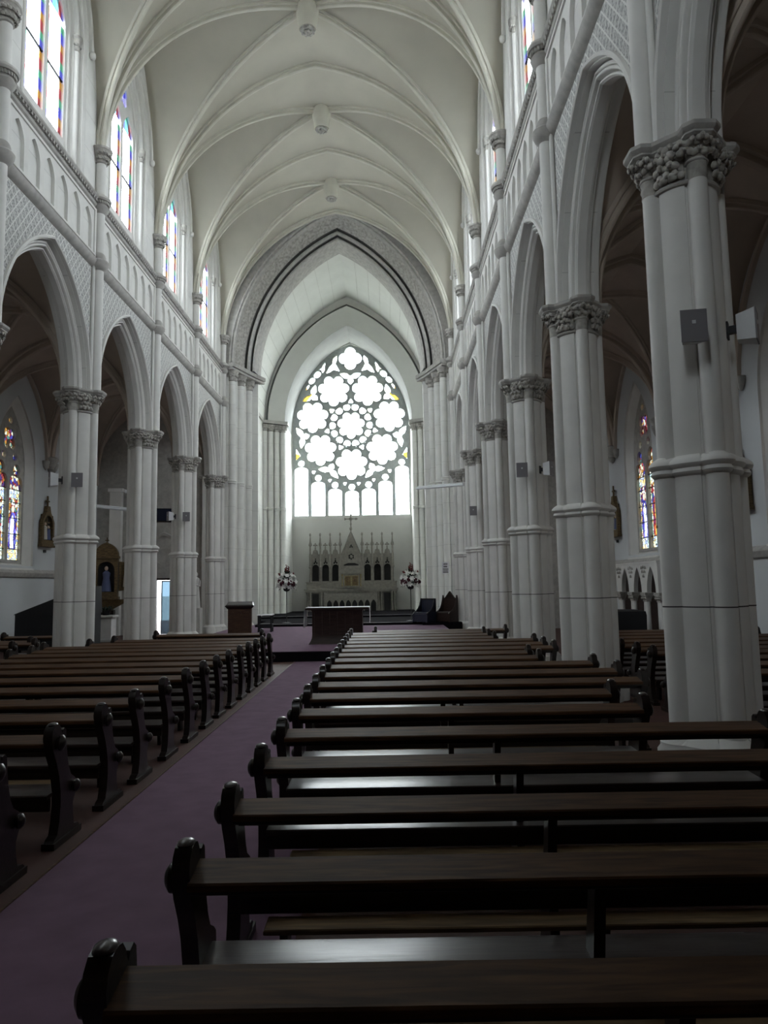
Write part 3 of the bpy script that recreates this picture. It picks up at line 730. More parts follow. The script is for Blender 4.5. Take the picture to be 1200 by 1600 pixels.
# ------------------------------------------------------------------ east wall and rose window
EY = 43.2
EW_S, EW_ZB = 3.62, 6.22
CXW = 0.02                      # window centre, from the axis
Rz = 0.00849                    # metres per unit of the measuring sketch
def wz(px, py): return (CXW + (px - 590) * Rz, EW_ZB + (1405 - py) * Rz)
EW_ZS = wz(0, 700)[1]; EW_RISE = wz(0, 128)[1] - EW_ZS
east = struct('wall_east')
mb = MB(); mb.plate([(-5.3, 0), (-5.3, 19.5), (5.3, 19.5), (5.3, 0)], [arch_line(EW_S, EW_RISE, EW_ZS, EW_ZB, 0.0, 18)], EY - 0.1, EY + 0.5, xz); mb.build('wall_face', EASTW, east)
ew = struct('window_20')
holes = []
cx0, cz0 = wz(589, 737)
def polar(r, a): return (cx0 + r * Rz * math.cos(a), cz0 + r * Rz * math.sin(a))
for i in range(7):
    a = -PI / 2 + 2 * PI * i / 7
    c = polar(289, a); holes.append(foil(c[0], c[1], 7, 80 * Rz, 36.5 * Rz, -PI / 2, 7))
holes.append(foil(cx0, cz0, 7, 70 * Rz, 31.5 * Rz, -PI / 2, 7))
for i in range(14):
    c = polar(139, -PI / 2 + PI / 14 + PI / 7 * i); holes.append(circle(c[0], c[1], 26 * Rz, 14))
def tri(c, r, a): return [(c[0] + r * Rz * math.cos(a + k * 2 * PI / 3 + d), c[1] + r * Rz * math.sin(a + k * 2 * PI / 3 + d)) for k in range(3) for d in (-.25, .25)]
for i in range(7):
    a = PI / 2 + 2 * PI * i / 7
    holes.append(tri(polar(180, a), 20, a))
    # three-winged opening between the big foils, at the rim of the great circle
    p = polar(362 if i else 358, a)
    out = []
    for k, (da, ln, w) in enumerate(((PI, 52, 17), (PI / 2 - .25, 84, 17), (-PI / 2 + .25, 84, 17))):
        pass
    ia = a + PI
    for da, ln, wd in ((0.0, 50, 24), (2 * PI / 3 - .12, 88 if i not in () else 70, 22), (-2 * PI / 3 + .12, 88, 22)):
        d = ia + da
        for t_, o_ in ((0.16, 0.65), (0.42, 1.0), (0.7, .7), (1.0, 0.0), (0.7, -.7), (0.42, -1.0), (0.16, -.65)):
            out.append((p[0] + (ln * t_ * math.cos(d) - wd * o_ * math.sin(d)) * Rz, p[1] + (ln * t_ * math.sin(d) + wd * o_ * math.cos(d)) * Rz))
    # order points by angle so that the outline is simple
    out.sort(key=lambda q: math.atan2(q[1] - p[1], q[0] - p[0]))
    holes.append(out)
heads = [1046, 1148, 1203, 1222, 1203, 1148, 1046]; eyes = [1016, 1124, 1178, 1194, 1178, 1124, 1016]
LX = [589 + (i - 3) * 122.5 for i in range(7)]
for i in range(7):
    x, z1 = wz(LX[i], eyes[i] + 41); s_ = 49 * Rz
    holes.append([(x - s_, EW_ZB + .03), (x - s_, z1 - 12 * Rz)] + [(x - s_ * math.cos(t), z1 - 12 * Rz + 26 * Rz * math.sin(t)) for t in [PI * k / 8 for k in range(1, 8)]] + [(x + s_, z1 - 12 * Rz), (x + s_, EW_ZB + .03)])
    c = wz(LX[i], eyes[i]); holes.append(circle(c[0], c[1], 23.5 * Rz, 14))
for sx in (-1, 1):
    for px, py, r in ((278, 1080, 15), (160, 1143, 13), (50, 1168, 14)): holes.append(tri(wz(589 + sx * px, py), r, -PI / 2))
    for px, py, r, a in ((395, 955, 34, PI / 2),): 
        c = wz(589 + sx * px, py); holes.append([(c[0] + sx * 12 * Rz, c[1] + 50 * Rz), (c[0] - sx * 22 * Rz, c[1] - 5 * Rz), (c[0] + sx * 12 * Rz, c[1] - 38 * Rz)])
    # three-lobed openings beside the top foil, then smaller ones down the flanks
    for pts in ([(100, 205), (128, 232), (132, 270), (160, 300), (182, 345), (150, 335), (128, 318), (108, 322), (78, 330), (96, 296), (110, 270), (98, 240)],
                [(182, 255), (200, 272), (212, 298), (236, 318), (214, 316), (206, 340), (192, 322), (190, 292)],):
        holes.append([wz(589 + sx * p, q) for p, q in pts])
    for px, py, rx, ry, ro in ((245, 352, 30, 22, -.75), (285, 398, 28, 20, -.8), (318, 447, 26, 9, -1.05)):
        c = wz(589 + sx * px, py); ca_, sa_ = math.cos(ro), math.sin(ro)
        holes.append([(c[0] + sx * Rz * (rx * math.cos(t) * ca_ - ry * math.sin(t) * sa_), c[1] + Rz * (rx * math.cos(t) * sa_ + ry * math.sin(t) * ca_)) for t in [2 * PI * k / 12 for k in range(12)]])
c = wz(589, 232); holes.append(foil(c[0], c[1], 4, 44 * Rz, 42 * Rz, -PI / 2, 7))
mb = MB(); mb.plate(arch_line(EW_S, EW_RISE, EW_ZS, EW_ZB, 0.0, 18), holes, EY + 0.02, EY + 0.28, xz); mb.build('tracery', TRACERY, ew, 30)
# raised rims round the foils
mb = MB()
for h in holes[:8]:
    cxm = sum(p[0] for p in h) / len(h); czm = sum(p[1] for p in h) / len(h)
    big = [(cxm + (p[0] - cxm) * 1.07, czm + (p[1] - czm) * 1.07) for p in h]
    mb.plate(big, [h], EY - 0.02, EY + 0.03, xz, back=False)
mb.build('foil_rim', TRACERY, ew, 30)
mb = MB()
for rr, w_ in ((428, 7), (160, 4)):
    a = circle(cx0, cz0, (rr + w_) * Rz, 72); b = circle(cx0, cz0, (rr - w_) * Rz, 72)
    if rr > 400:
        a = [p for p in a]; 
    mb.plate(a, [b], EY - 0.03, EY + 0.03, xz, back=False) if rr < 400 else None
for i in range(8):
    x = wz(589 + (i - 3.5) * 122.5, 0)[0]
    zt = wz(0, [1040, 1090, 1160, 1190, 1190, 1160, 1090, 1040][i])[1]
    if 0 < i < 7: mb.box(AX + x - .05, AX + x + .05, EY - .06, EY + .04, EW_ZB, zt)
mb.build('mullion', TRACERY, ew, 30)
G_EAST = stained('pale_rose_window_glass', [(0.97, 0.97, 0.98), (0.93, 0.96, 0.97), (0.98, 0.97, 0.9), (0.95, 0.95, 0.98), (0.97, 0.98, 0.97), (0.95, 0.9, 0.72)], 2.6, 0.006, 1.3)
mb = MB(); mb.plate(arch_line(EW_S, EW_RISE, EW_ZS, EW_ZB, -0.005, 18), [], EY + 0.15, EY + 0.16, xz, back=False, sides=False); mb.build('pane', G_EAST, ew, 0)
mb = MB()
for sx in (-1, 1):
    for pts in ([(378, 985), (425, 985), (425, 935), (378, 950)], [(330, 460), (372, 560), (335, 560), (280, 500)], [(335, 420), (345, 470), (318, 470)]):
        mb.face([mb.vert(xz(*wz(589 + sx * p, q), EY + 0.145)) for p, q in pts])
mb.build('yellow_pane', G_YEL, ew, 0)
mb = MB(); mb.hexa([xz(-EW_S - .0, EW_ZB - .25, EY - .12), xz(EW_S + .0, EW_ZB - .25, EY - .12), xz(EW_S, EW_ZB - .25, EY + .3), xz(-EW_S, EW_ZB - .25, EY + .3)], [xz(-EW_S, EW_ZB - .1, EY - .12), xz(EW_S, EW_ZB - .1, EY - .12), xz(EW_S, EW_ZB + .03, EY + .3), xz(-EW_S, EW_ZB + .03, EY + .3)]); mb.build('window_sill', EASTW, ew, 0)

# ------------------------------------------------------------------ aisles
AH0, AH1 = 5.76, 10.6
ACX = (AH0 + AH1) / 2
AJ = [(0.0, 10.98), (0.0, 10.84), (0.05, 10.82), (0.30, 10.66), (0.31, 10.60)]
aisle_win = {}
for s in (-1, 1):
    T = side_tf(s); mp = lambda u, v, w, T=T: T(w, u, v)
    aw = struct('wall_' + SIDE[s] + '_aisle'); ac = struct('ceiling_' + SIDE[s] + '_aisle')
    bays = [1.5, 2.5, 3.5, 4.5, 5.5] if s < 0 else [0.5, 1.5, 2.5, 3.5, 4.5, 5.5]
    AS, ARISE, AZS, AZB = 1.02, 2.15, 6.2, 2.95
    mb = MB(); mb.plate([(-2.28, 0), (-2.28, 10.4), (2.28, 10.4), (2.28, 0)], [arch_line(AS, ARISE, AZS, AZB - .1, 0.31, 12)], AH1, AH1 + 0.5, mp); Pw = mb.build('aisle_bay', WALLP, aw)
    mb = MB(); sweep_y(mb, [(10.62, 2.42), (10.52, 2.46), (10.48, 2.54), (10.46, 2.60), (10.50, 2.66), (10.62, 2.74)], -2.28, 2.28, T); Ps = mb.build('string_course', STONED, aw, 30)
    mb = MB(); arch_sweep(mb, [(1.0, 10.62), (1.0, 10.50), (1.06, 10.47), (1.12, 10.52), (1.13, 10.62)], AS, ARISE, AZS + .3, None, mp, 12); Pr = mb.build('wall_rib', AISLER, aw, 40)
    mb = MB(); mb.hexa([T(10.56, -1.36, 2.7), T(10.56, 1.36, 2.7), T(11.0, 1.36, 2.7), T(11.0, -1.36, 2.7)], [T(10.56, -1.36, 2.74), T(10.56, 1.36, 2.74), T(11.0, 1.05, 3.0), T(11.0, -1.05, 3.0)]); Psl = mb.build('window_sill', STONEP, aw, 0)
    mb = MB()
    for y in (-2.28,):
        mb.lathe(T(10.5, y, 0), [(0.02, 6.30), (0.08, 6.38), (0.12, 6.48), (0.10, 6.52), (0.17, 6.66), (0.26, 6.82), (0.28, 6.9), (0.2, 6.95)], 14)
        for d in (-.36, .36): mb.lathe(T(10.53, y + d, 0), [(0.02, 6.42), (0.08, 6.52), (0.14, 6.68), (0.14, 6.76)], 10)
    Pc = mb.build('vault_corbel', STONED, aw, 40)
    amp = lambda x, y, z, T=T: T(ACX + x, y, z)
    AVW, AVZ, AVR = (AH1 - AH0) / 2 + .05, 6.92, 3.05
    mb = MB(); vault_mesh(mb, AVW, BAY / 2, AVZ, AVR, amp, 12); Av = mb.build('vault_web', AISLEC, ac, 28)
    tt = [math.sin(q / 14 * PI / 2) for q in range(-14, 15)]
    mb = MB()
    rib(mb, [(AVW * t, BAY / 2 * t, Zprof(AVW * t, AVW, AVZ, AVR)) for t in tt], amp, .85); Ad = mb.build('diagonal_rib', AISLER, ac, 40)
    mb = MB(); rib(mb, [(AVW * t, -BAY / 2 * t, Zprof(AVW * t, AVW, AVZ, AVR)) for t in tt], amp, .85); Ad2 = mb.build('diagonal_rib', AISLER, ac, 40)
    mb = MB(); rib(mb, [(AVW * t, 0, Zprof(AVW * t, AVW, AVZ, AVR)) for t in tt], amp, 1.3); At = mb.build('transverse_rib', AISLER, ac, 40)
    # window
    def win():
        r = {}
        mb = MB(); arch_sweep(mb, AJ, AS, ARISE, AZS, AZB - .1, mp, 12); r['jamb'] = mb.build('window_jamb', STONEP, None, 45)
        mb = MB(); lights = [trefoil_light(c, 3.05, 5.75, 0.42) for c in (-.5, .5)]
        mb.plate(arch_line(AS, ARISE, AZS, AZB, 0.01, 12), lights + [foil(0, 7.22, 4, 0.24, 0.21, PI / 4, 5), circle(-.36, 6.62, .14, 10), circle(.36, 6.62, .14, 10), circle(0, 7.86, .13, 10)], 10.85, 10.96, mp); r['tracery'] = mb.build('tracery', STONED, None, 30)
        def sheet(mb, k, outer, holes=()):
            mb.cur = k; mb.plate(outer, list(holes), 10.93, 10.93, mp, back=False, sides=False)
        mb = MB(); top = arch_line(AS, ARISE, AZS, None, -.01, 12); sheet(mb, 0, [(-AS + .01, 5.5)] + top + [(AS - .01, 5.5)]); r['field'] = mb.build('stained_head_pane', G_FIG, None, 0)
        mb = MB()
        for c in (-.5, .5):
            for a0, a1, z0, z1 in ((-.43, -.29, 3.03, 5.5), (.29, .43, 3.03, 5.5), (-.29, .29, 3.03, 3.42), (-.29, .29, 5.2, 5.5)):
                sheet(mb, 0, [(c + a0, z0), (c + a0, z1), (c + a1, z1), (c + a1, z0)])
        r['border'] = mb.build('pale_border_pane', G_FIGP, None, 0)
        for j, (c, robe, under) in enumerate(((-.5, G_ROBG, G_ROBR), (.5, G_ROBW, G_ROBB))):
            mb = MB(); mv = lambda pts: [(c + a, z) for a, z in pts]
            body = mv([(-.22, 3.44), (-.25, 3.9), (-.2, 4.5), (-.1, 4.7), (.1, 4.7), (.2, 4.5), (.25, 3.9), (.22, 3.44)])
            rob = mv([(-.12, 3.46), (-.18, 4.0), (-.14, 4.42), (-.02, 4.62), (.1, 4.4), (.06, 3.9), (.1, 3.46)])
            head = mv([(.10 * math.cos(t), 4.83 + .12 * math.sin(t)) for t in [2 * PI * q / 10 for q in range(10)]])
            hat = mv([(-.1, 4.965), (-.11, 5.03), (0, 5.18), (.11, 5.03), (.1, 4.965)])
            scroll = mv([(-.08, 4.05), (-.06, 4.3), (.03, 4.27), (.02, 4.02)])
            sheet(mb, 0, mv([(-.29, 3.42), (-.29, 5.2), (.29, 5.2), (.29, 3.42)]), [body, head, hat])
            sheet(mb, 1, body, [rob]); sheet(mb, 2, rob, [scroll]); sheet(mb, 3, head); sheet(mb, 4, hat); sheet(mb, 4, scroll)
            r['fig%d' % j] = mb.build('glass_figure', None, None, 0, mats=[G_FIG, under, robe, G_PINK, G_ROBW])
        mb = MB()
        for c in (-.5, .5):
            for z in (3.42, 3.95, 4.5, 5.05, 5.5):
                a = T(10.89, c - .42, z - .012); b = T(10.915, c + .42, z + .012)
                mb.box(min(a[0], b[0]), max(a[0], b[0]), a[1], b[1], a[2], b[2])
        r['bars'] = mb.build('saddle_bars', LEAD, None, 0)
        return r
    wp = win(); first = True
    for b in bays:
        y = yl(b)
        for src, par in ((Pw, aw), (Ps, aw), (Pr, aw), (Psl, aw), (Pc, aw), (Av, ac), (Ad, ac), (Ad2, ac)):
            if first: src.location = (0, y, 0)
            else: inst(src, par, (0, y, 0))
        if first: At.location = (0, y - 2.28, 0)
        else: inst(At, ac, (0, y - 2.28, 0))
        win_no += 1; w = struct('window_%d' % win_no if win_no < 20 else 'window_%d' % (win_no + 1), (0, y, 0))
        for src in wp.values():
            if first: src.parent = w
            else: inst(src, w, (0, 0, 0))
        first = False
    # the wall closing the aisle, beside the chancel arch
    ae = struct('wall_' + SIDE[s] + '_aisle_end')
    wy = 30.75 if s < 0 else 30.43
    mpx = lambda u, v, w, s=s: (AX + s * u, w, v)
    doorh = [[(7.18, 0.0), (7.18, 2.33), (8.0, 2.33), (8.0, 0.0)]]
    if s < 0:
        mb = MB(); mb.plate([(5.7, -.01), (5.7, 10.4), (11.1, 10.4), (11.1, -.01), (8.05, -.01), (8.05, 2.34), (7.12, 2.34), (7.12, -.01)], [], wy, wy + .3, mpx); mb.build('end_wall', STONED, ae)
        mb = MB(); arch_sweep(mb, [(0.0, wy), (-.02, wy - .04), (.08, wy - .06), (.12, wy - .02), (.13, wy)], 1.05, 1.55, 2.75, 2.36, lambda u, v, w: (AX - 7.62 + u, w, v), 12); mb.build('blind_arch', STONED, ae, 40)
        mb = MB(); mb.plate(circle(AX - 7.62, 3.35, .42, 24), [circle(AX - 7.62, 3.35, .35, 24)], wy - .03, wy, lambda u, v, w: (u, w, v)); mb.build('roundel', STONED, ae, 40)
        mb = MB(); mb.box(AX - 5.9, AX - 5.75, wy - .3, wy, 0, 6.8); mb.box(AX - 9.95, AX - 9.45, wy - .25, wy, 0, 6.2); mb.box(AX - 10.02, AX - 9.38, wy - .3, wy, 6.2, 6.35); mb.build('pilaster', STONEP, ae, 0)
    else:
        mb = MB(); mb.plate([(5.7, 0), (5.7, 10.4), (11.1, 10.4), (11.1, 0)], [], wy, wy + .3, mpx); mb.build('end_wall', STONED, ae)
# arcaded niche in the right aisle wall under the window
T = side_tf(1); mp = lambda u, v, w: T(w, u, v)
nb = struct('wall_right_arcade_screen', (0, yl(4.5), 0))
CS = [1.57, .40, -.77, -1.94]
outl = [(-2.5, 2.5), (2.13, 2.5), (2.13, 1.58)]
for c in CS: outl += [(c + .36, 1.58)] + [(c + u, z) for u, z in reversed(arch_line(.36, .80, 1.60, None, 0, 8))] + [(c - .36, 1.58)]
outl += [(-2.5, 1.58)]
mb = MB(); mb.plate(outl, [], 10.10, 10.24, mp); mb.build('arcade_front', STONEP, nb)
mb = MB(); a = T(10.08, -2.5, 2.5); b = T(10.6, 2.13, 2.56); mb.box(a[0], b[0], a[1], b[1], a[2], b[2]); mb.build('arcade_top', STONEP, nb, 0)
mb = MB(); a = T(10.55, -2.45, 0); b = T(10.59, 2.1, 2.48); mb.box(a[0], b[0], a[1], b[1], 0, 2.48); mb.build('niche_back', WOODA, nb, 0)
for c in (2.12, .985, -.185, -1.355, -2.48):
    for d in (-.09, .09):
        p = T(10.17, c + d, 0)
        mb = MB(); mb.lathe(p, [(.11, 0), (.11, .1), (.07, .16), (.07, 1.34)], 14); mb.build('colonnette', STONEP, nb, 40)
    mb = MB(); p = T(10.17, c, 0); mb.loft([[(p[0] + sx * w, p[1] + sy * d, z) for sx, sy in ((-1, -1), (1, -1), (1, 1), (-1, 1))] for w, d, z in ((.08, .16, 1.32), (.07, .15, 1.36), (.10, .18, 1.46), (.14, .22, 1.54), (.14, .22, 1.60))])
    for q in range(9): leaf(mb, (p[0] - .09, p[1] + (q % 5 - 2) * .075, 1.40 + .07 * (q // 5)), PI, .075, .4)
    mb.build('colonnette_capital', STONEC, nb, 50)
mb = MB()
for c in (.985, -.185, -1.355):
    p = T(10.09, c, 0)
    for dy, z in ((-.16, 2.34), (0, 2.36), (.16, 2.34), (-.09, 2.22), (.09, 2.22), (0, 2.08)): leaf(mb, (p[0] + .03, p[1] + dy, z), PI, .10, .2)
mb.build('spandrel_foliage', STONEC, nb, 60)

# ------------------------------------------------------------------ floors, back of the church, roofs, outside
mb = MB(); mb.box(-15.5, 11.5, -4.5, 44.0, -0.3, 0.0); S(mb.build('floor', FLOORM, None, 0))
mb = MB(); mb.box(-2.44, -0.55, -2.5, 18.88, 0.0, 0.004); tag(mb.build('carpet_runner', CARPET, None, 0), 'long purple carpet running up the middle aisle to the step', 'carpet')
mb = MB(); mb.box(-2.465, -2.44, -2.5, 18.88, 0.0, 0.008); tag(mb.build('carpet_edge_strip', WOODT, None, 0), 'thin wooden edging strip along the left of the purple aisle carpet', 'edging')
mb = MB(); mb.box(-6.5, 2.35, 18.9, 31.0, 0.0, CZ - .015); mb.box(-5.98, 1.9, 31.0, 33.2, 0.0, CZ - .015); mb.box(AX - 4.9, AX + 4.9, 33.2, 43.3, 0, CZ - .015); fl = S(mb.build('floor_chancel', BLACKC, None, 0))
mb = MB(); mb.box(-6.5, 2.35, 18.93, 31.0, CZ - .015, CZ); mb.box(-5.98, 1.9, 31.0, 33.2, CZ - .015, CZ); mb.build('platform_carpet', CARPET, fl, 0)
for i, (y0, z) in enumerate(((30.3, 0.38), (35.8, 0.46))):
    st = S(MB().build('trim_%d' % (i + 1), BLACKC, None, 0)) if False else None
    mb = MB()
    if i == 0: mb.box(-5.6, 1.55, y0, 33.2, CZ, z - .012); mb.box(1.5, 3.15, y0 - .6, 30.9, 0.0, z - .012); mb.box(AX - 4.7, AX + 4.7, 33.2, 43.1, CZ, z - .012)
    else: mb.box(AX - 4.5, AX + 4.5, y0, 43.1, .36, z - .012)
    st = S(mb.build('trim_%d' % (i + 1), BLACKC, None, 0))
    mb = MB()
    if i == 0: mb.box(-5.6, 1.55, y0 - .02, y0 + .02, z - .012, z)
    else: mb.box(AX - 4.5, AX + 4.5, y0 - .02, y0 + .02, z - .012, z)
    mb.build('step_nosing', METAL, st, 0)
mb = MB(); mb.plate([(-13.5, 0), (-13.5, 19.5), (9.6, 19.5), (9.6, 0)], [[(p[0] + AX, p[1]) for p in arch_line(0.7, 1.2, 12.0, 9.2, 0, 12)]], -3.0, -2.6, lambda u, v, w: (u, w, v)); S(mb.build('wall_back', WOODG, None, 0))  # unseen back wall, in dark wood to dim the near end
fill_win = struct('window_40')  # window behind the camera, added for fill light from the west
mb = MB(); mb.plate([(p[0] + AX, p[1]) for p in arch_line(0.7, 1.2, 12.0, 9.2, 0, 12)], [], -2.8, -2.79, lambda u, v, w: (u, w, v), back=False, sides=False); mb.build('pane', G_CLEAR, fill_win, 0)
for s in (-1, 1):
    T = side_tf(s)
    y0 = yl(1) if s < 0 else yl(0)
    mb = MB()
    for h, z in ((5.48, 19.5), (10.8, 10.4)):
        a = T(h - .25, 0, 0); b = T(h + .25, 0, 0); mb.box(min(a[0], b[0]), max(a[0], b[0]), -3.0, y0 + (SK if s > 0 else 0), 6.85 if h < 6 else 0, z)
    S(mb.build('wall_%s_west' % SIDE[s], WALLP, None, 0))
mb = MB(); arch_sweep(mb, [(0.0, -3.0), (0.0, 7.9)], VW, VR, VZ, None, lambda u, v, w: (AX + u, w, v), 16); S(mb.build('ceiling_west', PLASTER, None, 30))
mb = MB(); mb.box(AX - 6.2, AX + 6.2, -3.2, 44.2, 19.5, 19.7)
for s in (-1, 1):
    a, b = sorted((AX + s * 5.4, AX + s * 11.3)); mb.box(a, b, -3.2, 31.4, 10.42, 10.6)
a, b = AX - 6.2, AX + 6.2
mb.box(AX - 5.7, AX - 5.32, 31.0, 43.8, 0, 19.5); mb.box(AX + 5.32, AX + 5.7, 31.0, 43.8, 0, 19.5)
S(mb.build('ceiling_roof', ROOFM, None, 0))
mb = MB(); mb.box(AX - 5.4, AX + 5.4, -2.6, 1.5, 4.5, 4.75); mb.box(AX - 5.4, AX + 5.4, 1.38, 1.5, 4.75, 5.7); mb.box(AX - 5.4, AX + 5.4, 1.34, 1.56, 5.7, 5.78)  # unseen gallery, added to keep overhead light off the near floor
for q in range(-5, 6): mb.box(AX + q - .06, AX + q + .06, -2.6, 1.5, 4.35, 4.5)
S(mb.build('shade_gallery', WOODA, None, 0))
mb = MB(); mb.box(-160, 160, -150, 200, -0.6, -0.4); S(mb.build('ground_outside', GROUND, None, 0))
# ------------------------------------------------------------------ pews
END = [(.00, 0), (.47, 0), (.47, .05), (.44, .075), (.37, .085), (.345, .16), (.335, .26), (.375, .33), (.40, .38), (.395, .43), (.36, .46), (.29, .50), (.245, .57), (.215, .66), (.195, .76), (.185, .83), (.178, .875), (.155, .895), (.125, .885), (.112, .86), (.10, .875), (.085, .91), (.06, .938), (.02, .948), (-.02, .938), (-.05, .908), (-.063, .86), (-.055, .80), (-.03, .74), (.03, .64), (.075, .54), (.11, .41), (.115, .30), (.10, .18), (.07, .09), (.02, .07), (.0, .05)]
pewM = {}
def pew_mesh(key, fn):
    if key not in pewM:
        o = fn(); pewM[key] = o; return o, True
    return pewM[key], False
def add(key, fn, parent, loc):
    o, new = pew_mesh(key, fn)
    if new: o.parent = parent; o.location = loc; return o
    return inst(o, parent, loc)
def end_mb():
    mb = MB(); mb.plate(END, [], -.036, .036, lambda u, v, w: (w, u, v))
    mb.plate([(.0 - .01, .0), (.48, .0), (.48, .05), (-.01, .05)], [], -.05, .05, lambda u, v, w: (w, u, v))
    return mb.build('pew_end', WOODE, None, 30)
def boss_mb(sg, up):
    def f():
        mb = MB(lambda x, y, z: (sg * z, x, y))
        cy, cz, r = (.045, .80, .060) if up else (.335, .40, .05)
        mb.lathe((cy, cz, 0), [(r * .75, .03), (r * .8, .045), (r, .052), (r, .068), (r * .75, .08), (r * .5, .089), (r * .2, .093)], 16)
        return mb.build('upper_boss' if up else 'lower_boss', WOODE, None, 40)
    return f
def knob_mb():
    mb = MB(); mb.ball((0, .02, .944), .038, .048, .018, 10, 6)
    return mb.build('worn_top', WOODS, None, 50)
def bev_box(x0, x1, y0, y1, z0, z1, b=.008):
    mb = MB(); mb.loft([[(x, y, z) for x, y in ((x0 + i, y0 + i), (x1 - i, y0 + i), (x1 - i, y1 - i), (x0 + i, y1 - i))] for i, z in ((b, z0), (0, z0 + b), (0, z1 - b), (b, z1))]); return mb
def ledge(L):
    def f():
        sec = [(-.075, .786), (-.075, .810), (-.068, .818), (.100, .852), (.112, .846), (.112, .826), (.10, .822)]
        mb = MB(); mb.loft([[(x, y, z) for y, z in sec] for x in (.03, L - .03)]); return mb.build('book_ledge', WOODT, None, 30)
    return f
def rail(L):
    def f():
        mb = bev_box(.03, L - .03, .045, .075, .725, .83, .005); b2 = bev_box(.03, L - .03, -.06, -.04, .765, .80, .004)
        k = len(mb.v); mb.v += b2.v; mb.f += [tuple(i + k for i in q) for q in b2.f]; mb.mi += b2.mi
        return mb.build('back_rail', WOODE, None, 20)
    return f
def seat(L):
    def f():
        sec = [(.02, .372), (.02, .396), (.03, .404), (.32, .414), (.338, .408), (.338, .388), (.33, .382)]
        mb = MB(); mb.loft([[(x, y, z) for y, z in sec] for x in (.03, L - .03)]); return mb.build('seat', WOODS, None, 30)
    return f
def lower(L):
    def f():
        mb = bev_box(.03, L - .03, .06, .085, .27, .378, .004); return mb.build('lower_back_board', WOODE, None, 20)
    return f
def kneel(L):
    def f():
        mb = bev_box(.20, L - .20, -.145, .01, .255, .283, .006)
        return mb.build('kneeler', WOODK, None, 20)
    return f
def kleg_mb():
    mb = MB(); mb.loft([[(x, y, z) for y, z in ((-.10, .0), (.02, .0), (.01, .20), (.01, .256), (-.13, .256), (-.12, .20))] for x in (-.02, .02)]); return mb.build('kneeler_bracket', WOODE, None, 20)
def post_mb():
    mb = MB(); mb.loft([[(x, y, z) for y, z in ((.05, 0), (.36, 0), (.33, .06), (.30, .37), (.22, .40), (.17, .60), (.12, .78), (.05, .81), (.02, .78), (.06, .62), (.10, .42), (.09, .20))] for x in (-.024, .024)]); return mb.build('middle_support', WOODE, None, 20)
def make_pew(x0, x1, y, label, group, z=0.0):
    t = thing('pew', label, 'pew', (x0, y, z), 0, group); L = round(x1 - x0, 2)
    e = add('end', end_mb, t, (0, 0, 0)); add('bossl', boss_mb(-1, True), e, (0, 0, 0)); add('bossll', boss_mb(-1, False), e, (0, 0, 0)); add('knob', knob_mb, e, (0, 0, 0))
    e = add('end', end_mb, t, (L, 0, 0)); add('bossr', boss_mb(1, True), e, (0, 0, 0)); add('bossrl', boss_mb(1, False), e, (0, 0, 0)); add('knob', knob_mb, e, (0, 0, 0))
    add(('ledge', L), ledge(L), t, (0, 0, 0)); add(('rail', L), rail(L), t, (0, 0, 0)); add(('seat', L), seat(L), t, (0, 0, 0)); add(('lower', L), lower(L), t, (0, 0, 0))
    k = add(('kneel', L), kneel(L), t, (0, 0, 0))
    n = max(2, int(L / 1.1))
    for i in range(n): add('kleg', kleg_mb, k, (.30 + (L - .60) * i / (n - 1), 0, 0))
    add('post', post_mb, t, (L * .445, 0, 0))
    return t
nth = ['nearest', 'second', 'third', 'fourth', 'fifth', 'sixth', 'seventh', 'eighth', 'ninth', 'tenth', 'eleventh', 'twelfth', 'thirteenth', 'fourteenth', 'fifteenth', 'sixteenth', 'seventeenth', 'eighteenth', 'nineteenth', 'twentieth']
RY = [2.178, 3.024, 3.866, 4.785, 5.72, 6.643, 7.57, 8.44, 9.338, 10.246, 11.116, 11.934, 12.749, 13.586, 14.45, 15.25, 16.09, 16.931]
RE = [3.0, 3.0, 3.0, 3.0, 3.0, 2.35, 2.35, 3.0, 3.0, 2.95, 2.35, 2.35, 2.97, 2.97, 2.97, 2.3, 2.3, 2.3]
for i, (y, x1) in enumerate(zip(RY, RE)):
    ex = {0: ', along the bottom edge', 4: ', before the big pier'}.get(i, '')
    make_pew(-.845, x1, y, '%s dark wooden pew counted from the camera, right of the carpet%s' % (nth[i], ex), 'pews right of the aisle', .004)
make_pew(-.28, 2.95, 17.75, 'short front wooden pew on the right, set back from the aisle by the step', 'pews right of the aisle')
LY = [4.77, 5.667, 6.617, 7.48, 8.444, 9.37, 10.25, 11.05, 11.905, 12.78, 13.58, 14.344, 15.10, 15.95]
LE = [-7.0, -7.0, -6.7, -6.7, -6.4, -6.4, -7.0, -6.1, -6.76, -6.76, -6.76, -6.9, -6.3, -6.1]
for i, (y, x0) in enumerate(zip(LY, LE)):
    ex = {0: ', at the left edge', 13: ', before the step'}.get(i, '')
    make_pew(x0, -2.64, y, '%s dark wooden pew counted from the camera, left of the carpet%s' % (nth[i], ex), 'pews left of the aisle')
make_pew(-5.7, -3.09, 17.6, 'short front wooden pew on the left, just in front of the lectern', 'pews left of the aisle')
for i, (x0, x1, y) in enumerate(((4.25, 8.0, 9.0), (4.25, 8.0, 9.85), (4.25, 8.0, 10.65), (4.27, 8.0, 11.49), (4.24, 8.0, 12.13), (4.22, 8.0, 12.88), (4.25, 8.0, 13.75), (4.25, 8.0, 14.6), (4.25, 8.0, 15.45), (4.25, 8.0, 16.3))):
    make_pew(x0, x1, y, '%s brown pew counted from the camera in the right side aisle' % nth[i], 'pews in the right aisle')
